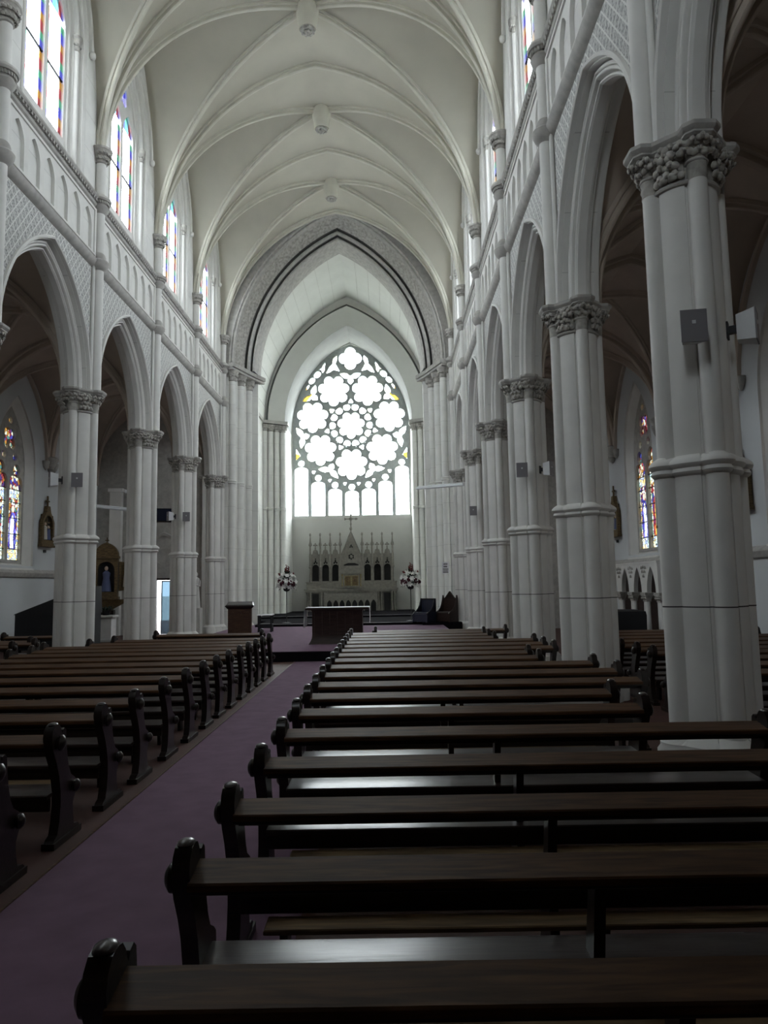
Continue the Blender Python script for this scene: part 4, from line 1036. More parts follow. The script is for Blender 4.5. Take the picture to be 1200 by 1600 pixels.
for i, (x0, x1, y) in enumerate(((-11.2, -7.83, 14.9), (-11.2, -7.75, 15.7), (-11.2, -8.15, 16.3), (-9.62, -8.15, 17.9))):
    make_pew(x0, x1, y, '%s brown pew counted from the camera in the left side aisle' % nth[i], 'pews in the left aisle')

# ------------------------------------------------------------------ altar table on the platform
def at_axis(x): return x
t = thing('altar_table', 'wooden altar table with flared foot on the purple platform, under a white cloth', 'altar', (-1.46, 21.4, CZ))
mb = MB(); W = .74
mb.loft([[(sx * (W + o), sy * (.36 + o * .6), z) for sx, sy in ((-1, -1), (1, -1), (1, 1), (-1, 1))] for o, z in ((.10, 0), (.085, .03), (.04, .10), (.01, .18), (0, .26), (0, .95), (.03, 1.0))]); mb.build('pedestal', WOODA, t, 20)
mb = MB()
for i in range(7): x = -W + .06 + i * (2 * W - .12) / 6; mb.box(x - .012, x + .012, -.372, -.355, .26, .95)
mb.build('front_moulding', WOODA, t, 0)
mb = bev_box(-.94, .94, -.42, .42, 1.0, 1.055, .01); mb.build('table_top', WOODA, t, 20)
mb = MB()
rows = []
xs = [(-.985, .50), (-.988, .62), (-.97, .85), (-.962, 1.0), (-.955, 1.062), (-.93, 1.070), (0, 1.068), (.93, 1.070), (.955, 1.062), (.957, 1.0), (.962, .8), (.958, .62)]
def ycloth(i, v):
    x, z = xs[i]; hang = max(0, 1.05 - z)
    return (x + .02 * math.sin(v * 9) * hang, -.43 + .86 * v, z - .05 * hang * math.sin(v * 5))
mb.grid([[ycloth(i, v / 14) for v in range(15)] for i in range(len(xs))])
cl = mb.build('altar_cloth', WHITE, None, 60); cl.location = (-1.46, 21.4, CZ); tag(cl, 'white cloth over the altar table, hanging down at both ends', 'tablecloth')

# ------------------------------------------------------------------ carved stone altarpiece against the east wall
RX, RYy = -2.06, 42.35
R_ = thing('altarpiece', 'grey carved stone altarpiece with gabled centre, pinnacles and cross below the rose window', 'altarpiece', (RX, RYy, .46))
def zr(y): return 5.05 - (y - 265) * .00512 - .46
rp = lambda u, v, w: (u, w, v)
mb = MB(); mb.box(-2.72, 2.72, -.28, .73, 0, zr(1150)); mb.box(-2.62, 2.62, -.2, .73, zr(1150), zr(930)); mb.build('altar_block', RERE, R_, 0)
mb = MB(); hl = [[(c - .15, zr(1175)), (c - .15, zr(1090))] + [(c + u, z) for u, z in arch_line(.15, .28, zr(1090), None, 0, 6)] + [(c + .15, zr(1175))] for c in [-1.3 + .372 * i for i in range(8)]]
mb.plate([(-1.55, zr(1190)), (-1.55, zr(950)), (1.55, zr(950)), (1.55, zr(1190))], hl, -.36, -.28, rp); mb.build('frontal_arcade', RERE, R_, 30)
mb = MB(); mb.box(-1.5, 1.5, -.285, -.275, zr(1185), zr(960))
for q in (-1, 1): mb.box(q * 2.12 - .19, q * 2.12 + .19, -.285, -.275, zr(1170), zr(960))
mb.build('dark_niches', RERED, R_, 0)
for q in (-1, 1):
    for c in (1.62, 1.78, 2.42, 2.6):
        mb = MB(); mb.lathe((q * c, -.32, 0), [(.07, zr(1190)), (.07, zr(1165)), (.045, zr(1155)), (.045, zr(985)), (.08, zr(955)), (.08, zr(945))], 12); mb.build('front_colonnette', RERE, R_, 40)
mb = MB(); mb.box(-2.78, 2.78, -.42, .73, zr(925), zr(905)); mb.box(-2.74, 2.74, -.38, .73, zr(945), zr(925)); mb.box(-2.70, 2.70, .1, .73, zr(905), zr(835)); mb.box(-2.74, 2.74, .04, .73, zr(835), zr(825)); mb.build('altar_slab', RERE, R_, 0)
# niches left and right
PX = [-2.46, -1.86, -1.26, -.66, .66, 1.26, 1.86, 2.48]
for q in (-1, 1):
    c0 = q * 1.56
    holes = []
    for c in (c0 - .6, c0, c0 + .6):
        holes.append([(c - .20, zr(815)), (c - .20, zr(660))] + [(c + u, z) for u, z in arch_line(.20, .20, zr(660), None, 0, 5)[1:-1]] + [(c + .20, zr(660)), (c + .20, zr(815))])
        holes.append(foil(c, zr(595), 3, .085, .062, PI / 2, 5)); holes.append(circle(c, zr(556), .045, 10))
    mb = MB(); mb.plate([(c0 - .93, zr(825)), (c0 - .93, zr(500)), (c0 + .93, zr(500)), (c0 + .93, zr(825))], holes, .16, .30, rp); mb.build('niche_screen', RERE, R_, 30)
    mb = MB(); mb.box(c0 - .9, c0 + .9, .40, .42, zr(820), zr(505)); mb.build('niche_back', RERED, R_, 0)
    mb = MB(); mb.box(c0 - .95, c0 + .95, .30, .73, zr(825), zr(498)) if False else mb.box(c0 - .95, c0 + .95, .42, .73, zr(825), zr(500)); mb.build('screen_wall', RERE, R_, 0)
    for c in (c0 - .6, c0, c0 + .6):
        mb = MB(); mb.plate([(c - .18, zr(500)), (c - .13, zr(455)), (c - .06, zr(450)), (c - .05, zr(440)), (c + .05, zr(440)), (c + .06, zr(450)), (c + .13, zr(455)), (c + .18, zr(500))], [], .14, .26, rp)
        mb.box(c - .03, c + .03, .17, .23, zr(445), zr(370)); mb.box(c - .10, c + .10, .165, .235, zr(402), zr(385)); mb.ball((c, .2, zr(375)), .05, .05, .05, 8, 6); mb.ball((c - .1, .2, zr(394)), .045, .045, .045, 8, 6); mb.ball((c + .1, .2, zr(394)), .045, .045, .045, 8, 6); mb.ball((c, .2, zr(425)), .06, .06, .04, 8, 6)
        mb.build('gablet_cross', RERE, R_, 40)
for x in PX:
    mb = MB(); mb.lathe((x, .12, 0), [(.075, zr(825)), (.075, zr(810)), (.055, zr(800)), (.055, zr(672)), (.09, zr(660)), (.10, zr(648)), (.075, zr(640)), (.07, zr(500)), (.055, zr(490)), (.055, zr(405)), (.10, zr(400)), (.095, zr(380)), (.06, zr(360)), (.03, zr(295)), (.03, zr(288)), (.06, zr(275)), (.055, zr(262)), (.015, zr(248))], 8); mb.build('pinnacle', RERE, R_, 25)
# gabled centre
mb = MB(); mb.box(-.77, .77, -.02, .6, zr(890), zr(665)); mb.box(-.80, .80, -.06, .6, zr(895), zr(880)); mb.box(-.70, .70, -.1, .5, zr(735), zr(680)); mb.build('tabernacle', RERE, R_, 0)
mb = MB(); mb.plate([(-.72, zr(690)), (-.72, zr(655)), (-.54, zr(500)), (-.03, zr(250)), (.03, zr(250)), (.54, zr(500)), (.72, zr(655)), (.72, zr(690))], [circle(0, zr(535), .24, 20), [(-.44, zr(640)), (-.44, zr(628)), (-.2, zr(610)), (.2, zr(610)), (.44, zr(628)), (.44, zr(640))], foil(0, zr(415), 3, .07, .055, PI / 2, 5)], -.04, .2, rp); mb.build('gable', RERE, R_, 30)
mb = MB(); mb.plate(circle(0, zr(535), .26, 20), [foil(0, zr(535), 6, .12, .065, PI / 2, 4)], .02, .1, rp); mb.ball((0, .04, zr(535)), .09, .06, .11, 10, 6); mb.build('gable_relief', RERE, R_, 30)
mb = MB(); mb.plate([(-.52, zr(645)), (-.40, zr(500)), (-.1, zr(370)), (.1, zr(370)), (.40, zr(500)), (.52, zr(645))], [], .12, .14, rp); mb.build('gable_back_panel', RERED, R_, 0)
for q in (-1, 1):
    mb = MB(); mb.tube([(q * .74, -.05, zr(660)), (q * .56, -.05, zr(500)), (q * .02, -.05, zr(250))], .035, 8)
    for i in range(8): f = (i + .5) / 8; mb.ball((q * (.58 - .55 * f), -.05, zr(510 - 255 * f)), .045, .045, .045, 6, 4)
    mb.build('crocketed_edge', RERE, R_, 40)
mb = MB(); mb.tube([(0, .06, zr(265)), (0, .06, zr(40))], .035, 8); mb.box(-.34, .34, .03, .09, zr(96), zr(84)); mb.ball((0, .06, zr(90)), .11, .06, .11, 10, 6); mb.ball((0, .06, zr(205)), .085, .085, .11, 8, 6); mb.ball((0, .06, zr(150)), .065, .065, .05, 8, 6)
for x, z in ((-.33, 90), (.33, 90), (0, 42)):
    for a in range(3): mb.ball((x + .045 * math.cos(a * 2.1), .06, zr(z) + .045 * math.sin(a * 2.1)), .045, .04, .045, 7, 5)
mb.build('cross', RERE, R_, 40)
mb = MB(); mb.plate([(-.42, zr(875)), (-.42, zr(755)), (.42, zr(755)), (.42, zr(875))], [], -.06, -.02, rp); dr = mb.build('tabernacle_door', GILT, R_, 0)
mb = MB()
for q in (-1, 1): mb.box(q * .21 - .16, q * .21 + .16, -.075, -.06, zr(868), zr(765)); mb.ball((q * .2, -.07, zr(812)), .07, .03, .14, 8, 6); mb.ball((q * .2, -.07, zr(785)), .035, .03, .04, 8, 6)
mb.build('door_relief', WOODG, dr, 40)
for q in (-1, 1):
    mb = MB(); mb.lathe((q * .55, -.05, 0), [(.06, zr(880)), (.06, zr(870)), (.035, zr(862)), (.035, zr(765)), (.06, zr(750)), (.06, zr(740))], 10); mb.build('tabernacle_colonnette', GILT, R_, 40)

# ------------------------------------------------------------------ flower arrangements on tall stands
def flower_stand(x, y, z, label, seed):
    rnd = random.Random(seed); t = thing('flower_arrangement', label, 'flowers', (x, y, z), 0, 'flower arrangements beside the altarpiece')
    mb = MB(); mb.lathe((0, 0, 0), [(.20, 0), (.20, .02), (.05, .05), (.018, .1), (.018, 1.35), (.05, 1.38)], 14); mb.build('stand', BLACKM, t, 40)
    mb = MB(); mb.lathe((0, 0, 0), [(.05, 1.37), (.12, 1.40), (.16, 1.50), (.15, 1.53)], 16); mb.build('bowl', BLACKM, t, 40)
    mb = MB()
    for i in range(260):
        a = rnd.uniform(0, 2 * PI); e = rnd.uniform(-.55, 1.45); r = rnd.uniform(.12, .40)
        c = Vector((r * math.cos(a) * math.cos(e), r * math.sin(a) * math.cos(e), 1.72 + r * 1.15 * math.sin(e)))
        d = Vector((math.cos(a) * math.cos(e), math.sin(a) * math.cos(e), math.sin(e) + rnd.uniform(-.6, .3))).normalized(); sd = d.cross(Vector((0, 0, 1))).normalized(); ln = rnd.uniform(.08, .17); w = ln * .24
        ids = [mb.vert(c), mb.vert(c + d * ln * .5 + sd * w + Vector((0, 0, .01))), mb.vert(c + d * ln), mb.vert(c + d * ln * .5 - sd * w + Vector((0, 0, .01)))]; mb.face(ids)
    tag(mb.build('leaves', LEAFM, t, 0, merge=0), kind='stuff')
    def lily():
        mb = MB()
        for k in range(6):
            a = k * PI / 3; d = Vector((math.cos(a), math.sin(a), .0)); s_ = Vector((-math.sin(a), math.cos(a), 0))
            p = [(.0, 0, .012), (.035, .03, .03), (.075, .032, .055), (.115, 0, .045)]
            ids = [mb.vert((0, 0, 0))] + [mb.vert(d * q + s_ * w + Vector((0, 0, h))) for q, w, h in p[1:]] + [mb.vert(d * q - s_ * w + Vector((0, 0, h))) for q, w, h in p[2:0:-1]]
            mb.face(ids)
        mb.tube([(0, 0, -.05), (0, 0, .01)], .012, 6); return mb.build('lily', LILY, t, 0)
    def rose():
        mb = MB()
        for k in range(9):
            a = k * 2.4; r = .012 + .005 * k; mb.ball((r * math.cos(a), r * math.sin(a), .03 - .003 * k), .03, .03, .035, 7, 5)
        return mb.build('red_rose', ROSE, t, 60)
    def glad(h):
        mb = MB(); mb.tube([(0, 0, 0), (0, 0, h)], .008, 6, .004)
        for k in range(11): a = k * 2.2; mb.ball((.025 * math.cos(a), .025 * math.sin(a), .12 + (h - .12) * k / 11), .032 * (1.15 - k / 16), .032 * (1.15 - k / 16), .035, 6, 4)
        return mb.build('gladiolus', GLAD, t, 60)
    l0 = r0 = None
    def place(o, a, e, r, zc=1.74):
        d = Vector((math.cos(a) * math.cos(e), math.sin(a) * math.cos(e), math.sin(e))); o.location = d * r + Vector((0, 0, zc)); o.rotation_euler = d.to_track_quat('Z', 'Y').to_euler()
    for i in range(34):
        o = lily() if l0 is None else inst(l0, t); l0 = l0 or o
        a = i * 2.399; e = -.5 + 1.75 * ((i * 7) % 34) / 34; place(o, a, e, rnd.uniform(.36, .46)); o.scale = (1.1, 1.1, 1.1)
    for i in range(12):
        o = rose() if r0 is None else inst(r0, t); r0 = r0 or o
        place(o, -PI / 2 + rnd.uniform(-1.3, 1.3), rnd.uniform(-.25, .25), rnd.uniform(.36, .43)); o.scale = (1.3, 1.3, 1.3)
    for dx, h in ((0.0, .50), (.05, .42), (-.03, .34)):
        o = glad(h); o.location = (dx, -.02, 2.05); o.rotation_euler = (0, dx * 2.2, 0)
    for q in (-1, 1):
        o = glad(.22); o.location = (q * .2, -.12, 1.98); o.rotation_euler = (0, q * .6, 0)
    return t
flower_stand(-4.33, 30.9, .38, 'white and red flowers on a tall black stand, left of the altarpiece', 4)
flower_stand(1.07, 30.9, .38, 'white and red flowers on a tall black stand, beside the dark chairs', 9)

# ------------------------------------------------------------------ two dark chairs on the right of the chancel
def sedile(name, label, x, y, z, gable, m):
    t = thing(name, label, 'chair', (x, y, z), -.72); w = .36
    mb = bev_box(-w, w, -.45, .1, .36, .42, .01); mb.build('seat', m, t, 20)
    mb = bev_box(-w, w, .06, .12, .1, .96, .01); mb.build('backrest', m, t, 20)
    arm = [(-.50, 0), (-.50, .34), (-.40, .40), (-.27, .46), (-.14, .56), (-.04, .70), (.03, .88), (.06, .98), (.13, .98), (.13, 0)]
    for q in (-1, 1):
        mb = MB(); mb.plate(arm, [], q * w - .035, q * w + .035, lambda u, v, ww: (ww, u, v)); mb.build('side_panel', m, t, 30)
        mb = MB(); mb.tube([(q * w, a, b + .012) for a, b in arm[1:8]], .024, 8); mb.build('arm_moulding', BLACK if not gable else m, t, 50)
    mb = bev_box(-w - .02, w + .02, .05, .14, .93, .99, .012); mb.build('top_rail', BLACK if not gable else m, t, 20)
    mb = bev_box(-w + .04, w - .04, -.48, -.44, .02, .36, .006); mb.build('front_board', m, t, 20)
    if gable:
        mb = MB(); mb.plate([(-.27, .97), (0, 1.28), (.27, .97)], [[(-.17, 1.01), (0, 1.20), (.17, 1.01)]], .05, .13, lambda u, v, ww: (u, ww, v)); mb.plate([(-.2, 1.0), (0, 1.22), (.2, 1.0)], [], .085, .1, lambda u, v, ww: (u, ww, v)); mb.ball((0, .06, 1.075), .05, .03, .05, 8, 6); mb.build('gable_crest', m, t, 0)
        for q in (-1, 1):
            mb = MB(); mb.lathe((q * w, .09, 0), [(.04, .96), (.05, 1.0), (.03, 1.04), (.045, 1.07), (.01, 1.12)], 10); mb.build('finial', m, t, 40)
    return t
sedile('sanctuary_chair', 'low black polished chair with curved arms, left of the gabled chair', 1.72, 30.3, .368, False, BLUEBLK)
sedile('sanctuary_chair', 'tall dark brown wooden chair with a pointed gable top, by the right chancel column', 2.66, 30.35, .368, True, WOODA)

# ------------------------------------------------------------------ lectern and side table
t = thing('lectern', 'brown wooden lectern with sloping top and pointed panels, left of the platform', 'lectern', (-5.14, 25.0, CZ), .12)
mb = bev_box(-.40, .40, -.22, .22, 0, 1.0, .015); mb.build('body', WOODL, t, 20)
for c in (-.265, 0, .265):
    mb = MB(); mb.plate([(c - .115, .08), (c - .115, .68)] + [(c + u, z) for u, z in arch_line(.115, .2, .68, None, 0, 5)[1:-1]] + [(c + .115, .68), (c + .115, .08)], [], -.235, -.215, lambda u, v, w: (u, w, v)); mb.build('pointed_panel', WOODL, t, 20)
mb = MB(); mb.hexa([(-.42, -.25, .96), (.42, -.25, .96), (.42, .25, .96), (-.42, .25, .96)], [(-.50, -.34, 1.06), (.50, -.34, 1.06), (.50, .30, 1.06), (-.50, .30, 1.06)]); mb.hexa([(-.50, -.34, 1.06), (.50, -.34, 1.06), (.50, .30, 1.06), (-.50, .30, 1.06)], [(-.45, -.30, 1.10), (.45, -.30, 1.10), (.42, .28, 1.20), (-.42, .28, 1.20)]); mb.build('desk_top', WOODE, t, 0)
t = thing('side_table', 'small dark table with a white top, just right of the lectern', 'table', (-4.62, 27.2, CZ))
mb = bev_box(-.30, .30, -.22, .22, .62, .66, .008); mb.build('table_top', WHITE, t, 20)
for q in (-1, 1):
    for r in (-1, 1): mb = bev_box(q * .24 - .03, q * .24 + .03, r * .17 - .03, r * .17 + .03, 0, .62, .004); mb.build('leg', BLACKM, t, 20)
mb = bev_box(-.27, .27, -.16, .16, .14, .30, .01); mb.build('shelf', BLACKM, t, 20)

# ------------------------------------------------------------------ loudspeakers on the piers
def speaker(x, y, z, face, label):
    t = thing('loudspeaker', label, 'speaker', (x, y, z), face, 'small loudspeakers on the piers')
    mb = MB(); mb.loft([[(sx * w, yy, sz * h) for sx, sz in ((-1, -1), (1, -1), (1, 1), (-1, 1))] for yy, w, h in ((.10, .075, .135), (-.08, .125, .165))]); mb.build('cabinet', SPKW, t, 0)
    mb = MB(); mb.box(-.128, .128, -.092, -.078, -.168, .168); mb.build('grille', SPKG, t, 0)
    mb = MB(); mb.box(-.018, .018, -.096, -.091, .02, .055); mb.build('badge', SPKW, t, 0)
    mb = MB(); mb.box(-.03, .03, .08, .20, -.04, .04); mb.box(-.05, .05, .18, .20, -.09, .09); mb.build('bracket', BLACKM, t, 0)
for s, k, n in ((1, 1, 'nearest right pier'), (1, 3, 'third right pier'), (1, 5, 'fifth right pier'), (-1, 3, 'nearest left pier'), (-1, 5, 'third full left pier')):
    px, py = AX + s * PH, yl(k) + (SK if s > 0 else 0)
    fa = (-.30, 0.25)[s < 0]
    speaker(px - s * .27, py - .60, 4.56, (-.16 if s > 0 else .16), 'small grey loudspeaker with its grille to the camera, on the %s' % n)
    if (s, k) != (1, 5): speaker(px + s * .36, py - .50, 4.60, (1.0 if s > 0 else -1.0), 'small white loudspeaker turned away to the aisle, on the %s' % n)

# ------------------------------------------------------------------ notice, lamps, screen
t = thing('notice', 'white printed notice fixed to the shaft at the right of the chancel arch', 'notice', (2.61, 30.915, 2.66), .05)
mb = MB(); mb.box(-.16, .16, -.02, 0, -.25, .25); mb.build('board', PAPER, t, 0)
mb = MB(); rnd = random.Random(2)
for z, w, h in ((.16, .09, .022), (.05, .085, .028), (-.03, .12, .008), (-.055, .12, .008), (-.08, .11, .008), (-.105, .12, .008), (-.13, .10, .008), (-.19, .12, .024)):
    x = -w
    while x < w - .01:
        l = rnd.uniform(.012, .03); mb.box(x, min(x + l, w), -.0225, -.0205, z - h, z + h); x += l + .006
mb.build('print', INK, t, 0)
def tube_lamp(p0, p1, label):
    p0, p1 = Vector(p0), Vector(p1); c = (p0 + p1) / 2; t = thing('tube_lamp', label, 'lamp', c, 0)
    a, b = p0 - c, p1 - c
    mb = MB(); mb.tube([a, b], .05, 12); mb.build('tube', TUBE, t, 40)
    mb = MB(); mb.tube([a * .98 + Vector((0, 0, .075)), b * .98 + Vector((0, 0, .075))], .028, 8); mb.build('channel', TUBE, t, 40)
    for q in (a, b): mb = MB(); mb.tube([q * .9 + Vector((0, 0, .04)), q * .9 + Vector((0, 0, .10))], .012, 6); mb.build('clip', METAL, t, 40)
    return t
tube_lamp((1.42, 32.35 - 1.7, 6.13), (3.22, 28.4, 5.95), 'long unlit white tube lamp slung between pier and chancel arch on the right')
tube_lamp((-11.9, 28.6, 5.35), (-10.1, 29.5, 5.2), 'unlit white tube lamp crossing behind the left piers, left of the hanging screen')
tube_lamp((-11.2, 30.2, 6.15), (-10.2, 30.6, 6.1), 'short unlit white tube lamp high on the left aisle end wall')
t = thing('hanging_screen', 'black flat screen tilted down in the left aisle, between two piers', 'screen', (-9.3, 29.2, 5.0), .25)
R0 = Matrix.Rotation(-.45, 3, 'X')
mb = MB(lambda x, y, z: R0 @ Vector((x, y, z))); mb.box(-.55, .55, -.04, .04, -.32, .32); mb.build('housing', BLACK, t, 0)
mb = MB(lambda x, y, z: R0 @ Vector((x, y, z))); mb.box(-.51, .51, -.045, -.039, -.28, .28); mb.build('display', BLUEBLK, t, 0)
mb = MB(); mb.tube([(0, .06, 0), (0, .5, .35), (0, 1.78, .35)], .03, 8); mb.build('wall_arm', METAL, t, 40)

# ------------------------------------------------------------------ stations of the cross
def station(x, y, z, face, label):
    t = thing('station_plaque', label, 'plaque', (x, y, z), face, 'gilded relief plaques on the aisle walls')
    P = lambda u, v, w: (u, w, v)
    mb = MB(); mb.plate([(-.46, -.72), (-.46, .15), (-.42, .22), (-.30, .36), (-.17, .50), (-.1, .74), (.1, .74), (.17, .50), (.30, .36), (.42, .22), (.46, .15), (.46, -.72)], [[(-.33, -.52), (-.33, .05)] + [(u, q) for u, q in arch_line(.33, .34, .05, None, 0, 6)[1:-1]] + [(.33, .05), (.33, -.52)]], -.14, -.01, P); mb.box(-.50, .50, -.17, -.01, -.78, -.70); mb.build('frame', WOODG, t, 30)
    mb = MB(); mb.box(-.36, .36, -.03, -.01, -.54, .42); mb.build('relief_ground', BLACKM, t, 0)
    for cx, cz, h, m in ((-.14, -.5, .62, ROBEW), (.12, -.5, .5, ROBEB)):
        mb = MB(); mb.lathe((cx, -.06, cz), [(.10, 0), (.09, h * .3), (.075, h * .6), (.085, h * .75), (.03, h * .83)], 10); mb.build('figure_robe', m, t, 50)
        mb = MB(); mb.ball((cx, -.07, cz + h * .93), .05, .05, .06, 10, 7); mb.build('figure_head', SKIN, t, 50)
    mb = MB(); mb.box(-.05, .0, -.09, -.06, -.35, .3); mb.box(-.24, .2, -.09, -.06, .12, .17); mb.build('relief_cross', WOODG, t, 0)
    mb = MB(); mb.box(-.028, .028, -.10, -.05, .74, 1.12); mb.box(-.12, .12, -.10, -.05, .90, .955); mb.build('top_cross', WOODG, t, 0)
    for q in (-1, 1):
        mb = MB(); mb.lathe((q * .43, -.08, 0), [(.045, -.70), (.045, .12), (.06, .18), (.03, .24), (.01, .42)], 8); mb.build('side_pinnacle', WOODG, t, 40)
    mb = MB(); mb.box(-.1, .1, -.03, -.01, -.98, -.88); mb.build('number_plate', BLACKM, t, 0)
station(AX - 10.585, yl(5) - .15, 4.35, PI / 2, 'gilded relief plaque with a cross on top, on the left aisle wall between two windows')
station(AX + 10.585, yl(5) + SK + .1, 4.35, -PI / 2, 'gilded relief plaque with a cross on top, left of the right aisle window')
station(AX + 10.585, yl(4) + SK, 4.35, -PI / 2, 'gilded relief plaque right of the stained window, partly behind the nearest right pier')
station(AX + 10.585, yl(3) + SK, 4.35, -PI / 2, 'gilded relief plaque at the right edge, just showing past the nearest right pier')

# ------------------------------------------------------------------ shrine on its pedestal, left aisle
t = thing('pedestal', 'white marble pedestal under the gilded shrine, right of the nearest left pier', 'pedestal', (-10.72, 27.2, 0))
mb = bev_box(-.30, .30, -.25, .25, .12, .90, .01); mb.build('shaft', MARBLE, t, 20)
mb = bev_box(-.36, .36, -.31, .31, 0, .12, .02); mb.build('base', MARBLE, t, 20)
mb = bev_box(-.38, .38, -.33, .33, .90, 1.0, .03); mb.build('cornice', MARBLE, t, 20)
t = thing('fern', 'dark leafy plant on the white marble pedestal, beneath the gilded shrine', 'plant', (-10.72, 27.2, 1.0))
mb = MB(); rnd = random.Random(11); mb.lathe((0, 0, 0), [(.12, 0), (.16, .14), (.17, .18)], 14); mb.build('pot', BLACKM, t, 40)
mb = MB()
for i in range(120):
    a = rnd.uniform(0, 2 * PI); ln = rnd.uniform(.22, .5); d = Vector((math.cos(a), math.sin(a), rnd.uniform(.2, .9))).normalized(); sd = d.cross(Vector((0, 0, 1))).normalized() * .03; p0 = Vector((0, 0, .16)); p1 = p0 + d * ln * .6; p2 = p1 + Vector((d.x, d.y, -.25)) * ln * .5
    mb.face([mb.vert(p0), mb.vert(p1 + sd), mb.vert(p2), mb.vert(p1 - sd)])
mb.build('fronds', LEAFM, t, 0, merge=0)
t = thing('shrine', 'gilded carved wooden shrine with an arched top and a side wing, in the left aisle', 'shrine', (-11.55, 29.3, 1.62), .18)
P = lambda u, v, w: (u, w, v)
mb = MB(); mb.plate([(-.46, 0), (-.46, 1.72)] + [(u, z) for u, z in arch_line(.46, .56, 1.72, None, 0, 8)[1:-1]] + [(.46, 1.72), (.46, 0)], [[(-.34, .25), (-.34, 1.15)] + [(u, z) for u, z in arch_line(.34, .34, 1.15, None, 0, 7)[1:-1]] + [(.34, 1.15), (.34, .25)]], -.22, .1, P); mb.box(-.50, .50, -.28, .1, 1.62, 1.72); mb.box(-.52, .52, -.3, .1, -.06, .05); mb.build('centre_frame', WOODG, t, 30)
mb = MB(); mb.box(-.40, .40, .0, .03, .1, 1.6); mb.build('niche_back', BLACKM, t, 0)
mb = MB(); mb.lathe((0, -.08, .27), [(.20, 0), (.18, .25), (.13, .55), (.16, .75), (.05, .86)], 14); mb.build('figure_robe', ROBEB, t, 50)
mb = MB(); mb.ball((0, -.1, 1.22), .075, .075, .095, 12, 8); mb.build('figure_head', SKIN, t, 50)
mb = MB(); mb.plate([(.50, .28), (.50, 1.5), (1.06, 1.42), (1.06, .36)], [[(.58, .4), (.58, 1.36), (.98, 1.3), (.98, .46)]], -.12, .04, P); mb.box(.56, 1.0, -.02, .02, .38, 1.4); wg = mb.build('side_wing', WOODG, t, 0)
mb = MB(); mb.lathe((.78, -.06, .45), [(.13, 0), (.11, .3), (.09, .5), (.03, .62)], 10); mb.ball((.78, -.06, 1.14), .055, .055, .07, 10, 7); mb.build('wing_figure', ROBEW, wg, 50)
mb = MB(); mb.box(-.02, .02, -.1, -.06, 2.25, 2.5); mb.box(-.08, .08, -.1, -.06, 2.36, 2.4); mb.build('top_cross', WOODG, t, 0)
mb = MB(); mb.hexa([(-.2, -.1, -.5), (.2, -.1, -.5), (.2, .1, -.5), (-.2, .1, -.5)], [(-.52, -.3, -.06), (1.0, -.2, -.06), (1.0, .1, -.06), (-.52, .1, -.06)]); mb.build('corbel', WOODG, t, 0)
mb = bev_box(-.3, .3, -.05, .35, -1.62, -.5, .02); mb.build('supporting_post', WOODE, t, 20)

# ------------------------------------------------------------------ dark furniture in the aisles
t = thing('covered_chest', 'black covered chest with a sloping lid, left of the nearest left pier', 'chest', (-11.55, 23.2, 0))
mb = MB(); mb.box(-.25, 2.0, -.6, .6, .1, 1.22); mb.build('body', BLACKM, t, 0)
mb = MB(); mb.hexa([(-.28, -.63, 1.22), (2.03, -.63, 1.22), (2.03, .63, 1.22), (-.28, .63, 1.22)], [(-.26, -.6, 1.25), (2.0, -.6, 2.1), (2.0, .6, 2.1), (-.26, .6, 1.25)]); mb.build('sloping_lid', BLACKM, t, 0)
for x in (-.15, 1.9):
    for y in (-.5, .5): mb = MB(); mb.box(x - .05, x + .05, y - .05, y + .05, 0, .1); mb.build('foot', BLACKM, t, 0)
t = thing('covered_piano', 'low black covered piano in the right aisle, before the arcaded niche', 'piano', (7.05, 21.6, 0))
mb = MB(); mb.loft([[(sx * w, sy * d, z) for sx, sy in ((-1, -1), (1, -1), (1, 1), (-1, 1))] for w, d, z in ((.62, .5, .1), (.64, .52, .95), (.62, .5, 1.06), (.5, .42, 1.10))]); mb.build('cover', BLACKM, t, 30)
mb = MB(); mb.hexa([(-.5, -.2, 1.09), (-.2, -.2, 1.09), (-.2, .2, 1.09), (-.5, .2, 1.09)], [(-.48, -.05, 1.12), (-.3, -.05, 1.17), (-.3, .1, 1.17), (-.48, .1, 1.12)]); mb.build('folded_cloth', BLACKM, t, 0)
for x in (-.5, .5):
    for y in (-.4, .4): mb = MB(); mb.box(x - .04, x + .04, y - .04, y + .04, 0, .12); mb.build('foot', BLACKM, t, 0)
t = thing('folding_partition', 'blue-black upright panel in the right aisle, between the second and third piers', 'panel', (5.75, 21.2, 0))
mb = bev_box(-.35, .35, -.03, .03, .25, 1.15, .01); mb.build('panel', BLUEBLK, t, 20)
for x in (-.3, .3): mb = MB(); mb.box(x - .03, x + .03, -.2, .2, 0, .04); mb.box(x - .02, x + .02, -.02, .02, .04, .25); mb.build('leg', METAL, t, 0)
# open pale door in the left aisle end wall, with daylight behind it
d = struct('door_1', (AX - 7.98 + .0, 30.74, 0))
mb = MB(); mb.box(.27, .86, .10, .12, .08, 2.26); mb.build('lit_leaf_pane', G_DOOR, d, 0)  # tinted pane put in for a daylit door leaf; sky shows through
mb = MB(); mb.plate([(.22, .01), (.22, 2.32), (.88, 2.32), (.88, .01)], [[(.27, .08), (.27, 2.26), (.86, 2.26), (.86, .08)]], .09, .13, lambda u, v, w: (u, w, v)); mb.build('door_leaf', DOORM, d, 0)
mb = MB(); mb.box(-.10, 0.0, -.06, .3, 0, 2.33); mb.box(.86, .93, .0, .3, 0, 2.33); mb.box(-.1, .95, -.06, .3, 2.33, 2.42); mb.build('door_frame', WOODA, d, 0)
mb = MB(); mb.ball((.245, .06, 1.02), .028, n=10, m=6); mb.build('door_handle', METAL, d, 50)
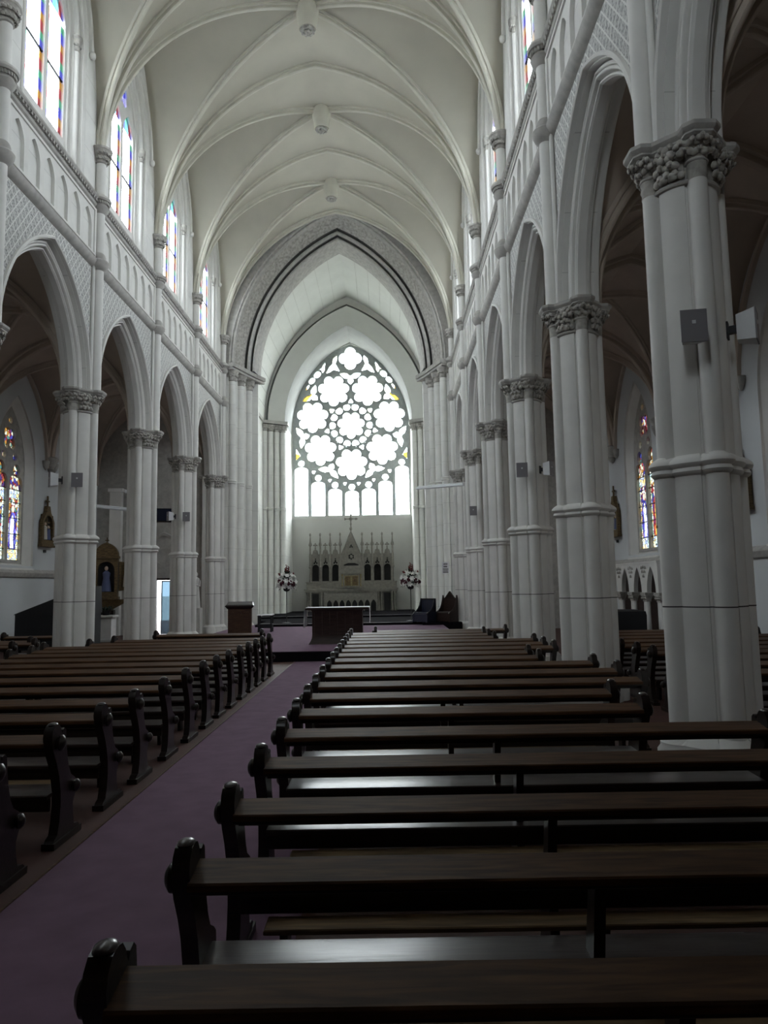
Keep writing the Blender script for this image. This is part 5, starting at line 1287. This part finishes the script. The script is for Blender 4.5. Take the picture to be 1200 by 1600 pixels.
# statue beside the third left pier
t = thing('statue', 'small pale robed statue on a plinth, right of the third left pier', 'statue', (-7.93, 29.6, 0))
mb = bev_box(-.22, .22, -.22, .22, 0, 1.15, .02); mb.build('plinth', MARBLE, t, 20)
mb = MB(); mb.lathe((0, 0, 1.15), [(.19, 0), (.18, .1), (.15, .5), (.12, .85), (.155, 1.1), (.14, 1.2), (.05, 1.27)], 16)
for q in (-1, 1): mb.tube([(q * .14, 0, 2.28), (q * .17, -.08, 2.05), (q * .03, -.17, 2.1)], .045, 8, .03)
mb.build('robe', MARBLE, t, 50)
mb = MB(); mb.ball((0, -.01, 2.53), .075, .085, .105, 12, 8); mb.ball((0, -.09, 2.52), .014, .02, .02, 6, 4); mb.build('head', MARBLE, t, 50)
SKY = 22.5; EXPO = 0.0
# ------------------------------------------------------------------ daylight
w = bpy.data.worlds.new('overcast_sky'); scene.world = w; w.use_nodes = True
bg = w.node_tree.nodes['Background']; bg.inputs[0].default_value = (0.87, 0.945, 1.0, 1); bg.inputs[1].default_value = SKY
def portal(loc, rot, sx, sy):
    l = bpy.data.lights.new('daylight_portal', 'AREA'); l.shape = 'RECTANGLE'; l.size = sx; l.size_y = sy; l.cycles.is_portal = True
    o = bpy.data.objects.new('daylight_portal', l); COL.objects.link(o); o.location = loc; o.rotation_euler = rot
for s in (-1, 1):
    for b in ([1.5, 2.5, 3.5, 4.5, 5.5] if s < 0 else [0.5, 1.5, 2.5, 3.5, 4.5, 5.5]):
        y = yl(b) + (0 if s < 0 else SK)
        portal((AX + s * 5.64, y, 14.9), (PI / 2, 0, -s * -PI / 2), 2.1, 4.8)
        portal((AX + s * 11.12, y, 5.7), (PI / 2, 0, -s * -PI / 2), 2.2, 5.6)
portal((AX, EY + .5, 12.0), (-PI / 2, 0, 0), 7.6, 11.6)
portal((AX, -3.05, 11.3), (PI / 2, 0, 0), 2.0, 5.0)
scene.cycles.max_bounces = 14; scene.cycles.diffuse_bounces = 8; scene.cycles.transparent_max_bounces = 12
# ------------------------------------------------------------------ camera
cam = bpy.data.cameras.new('camera'); co = bpy.data.objects.new('camera', cam); COL.objects.link(co); scene.camera = co
cam.sensor_fit = 'VERTICAL'; cam.sensor_height = 36.0; cam.lens = 1102.81 / 1600 * 36; cam.clip_start = 0.05; cam.clip_end = 500
pitch, yaw, roll_ = .1017, .0011, .0174
R = Matrix.Rotation(yaw, 4, 'Z') @ Matrix.Rotation(PI / 2 + pitch, 4, 'X') @ Matrix.Rotation(-roll_, 4, 'Z')
co.matrix_world = Matrix.Translation((0, 0, 2.0)) @ R
vs = scene.view_settings; vs.view_transform = 'Standard'; vs.look = 'None'; vs.gamma = 1.0; vs.use_curve_mapping = False; vs.exposure = EXPO
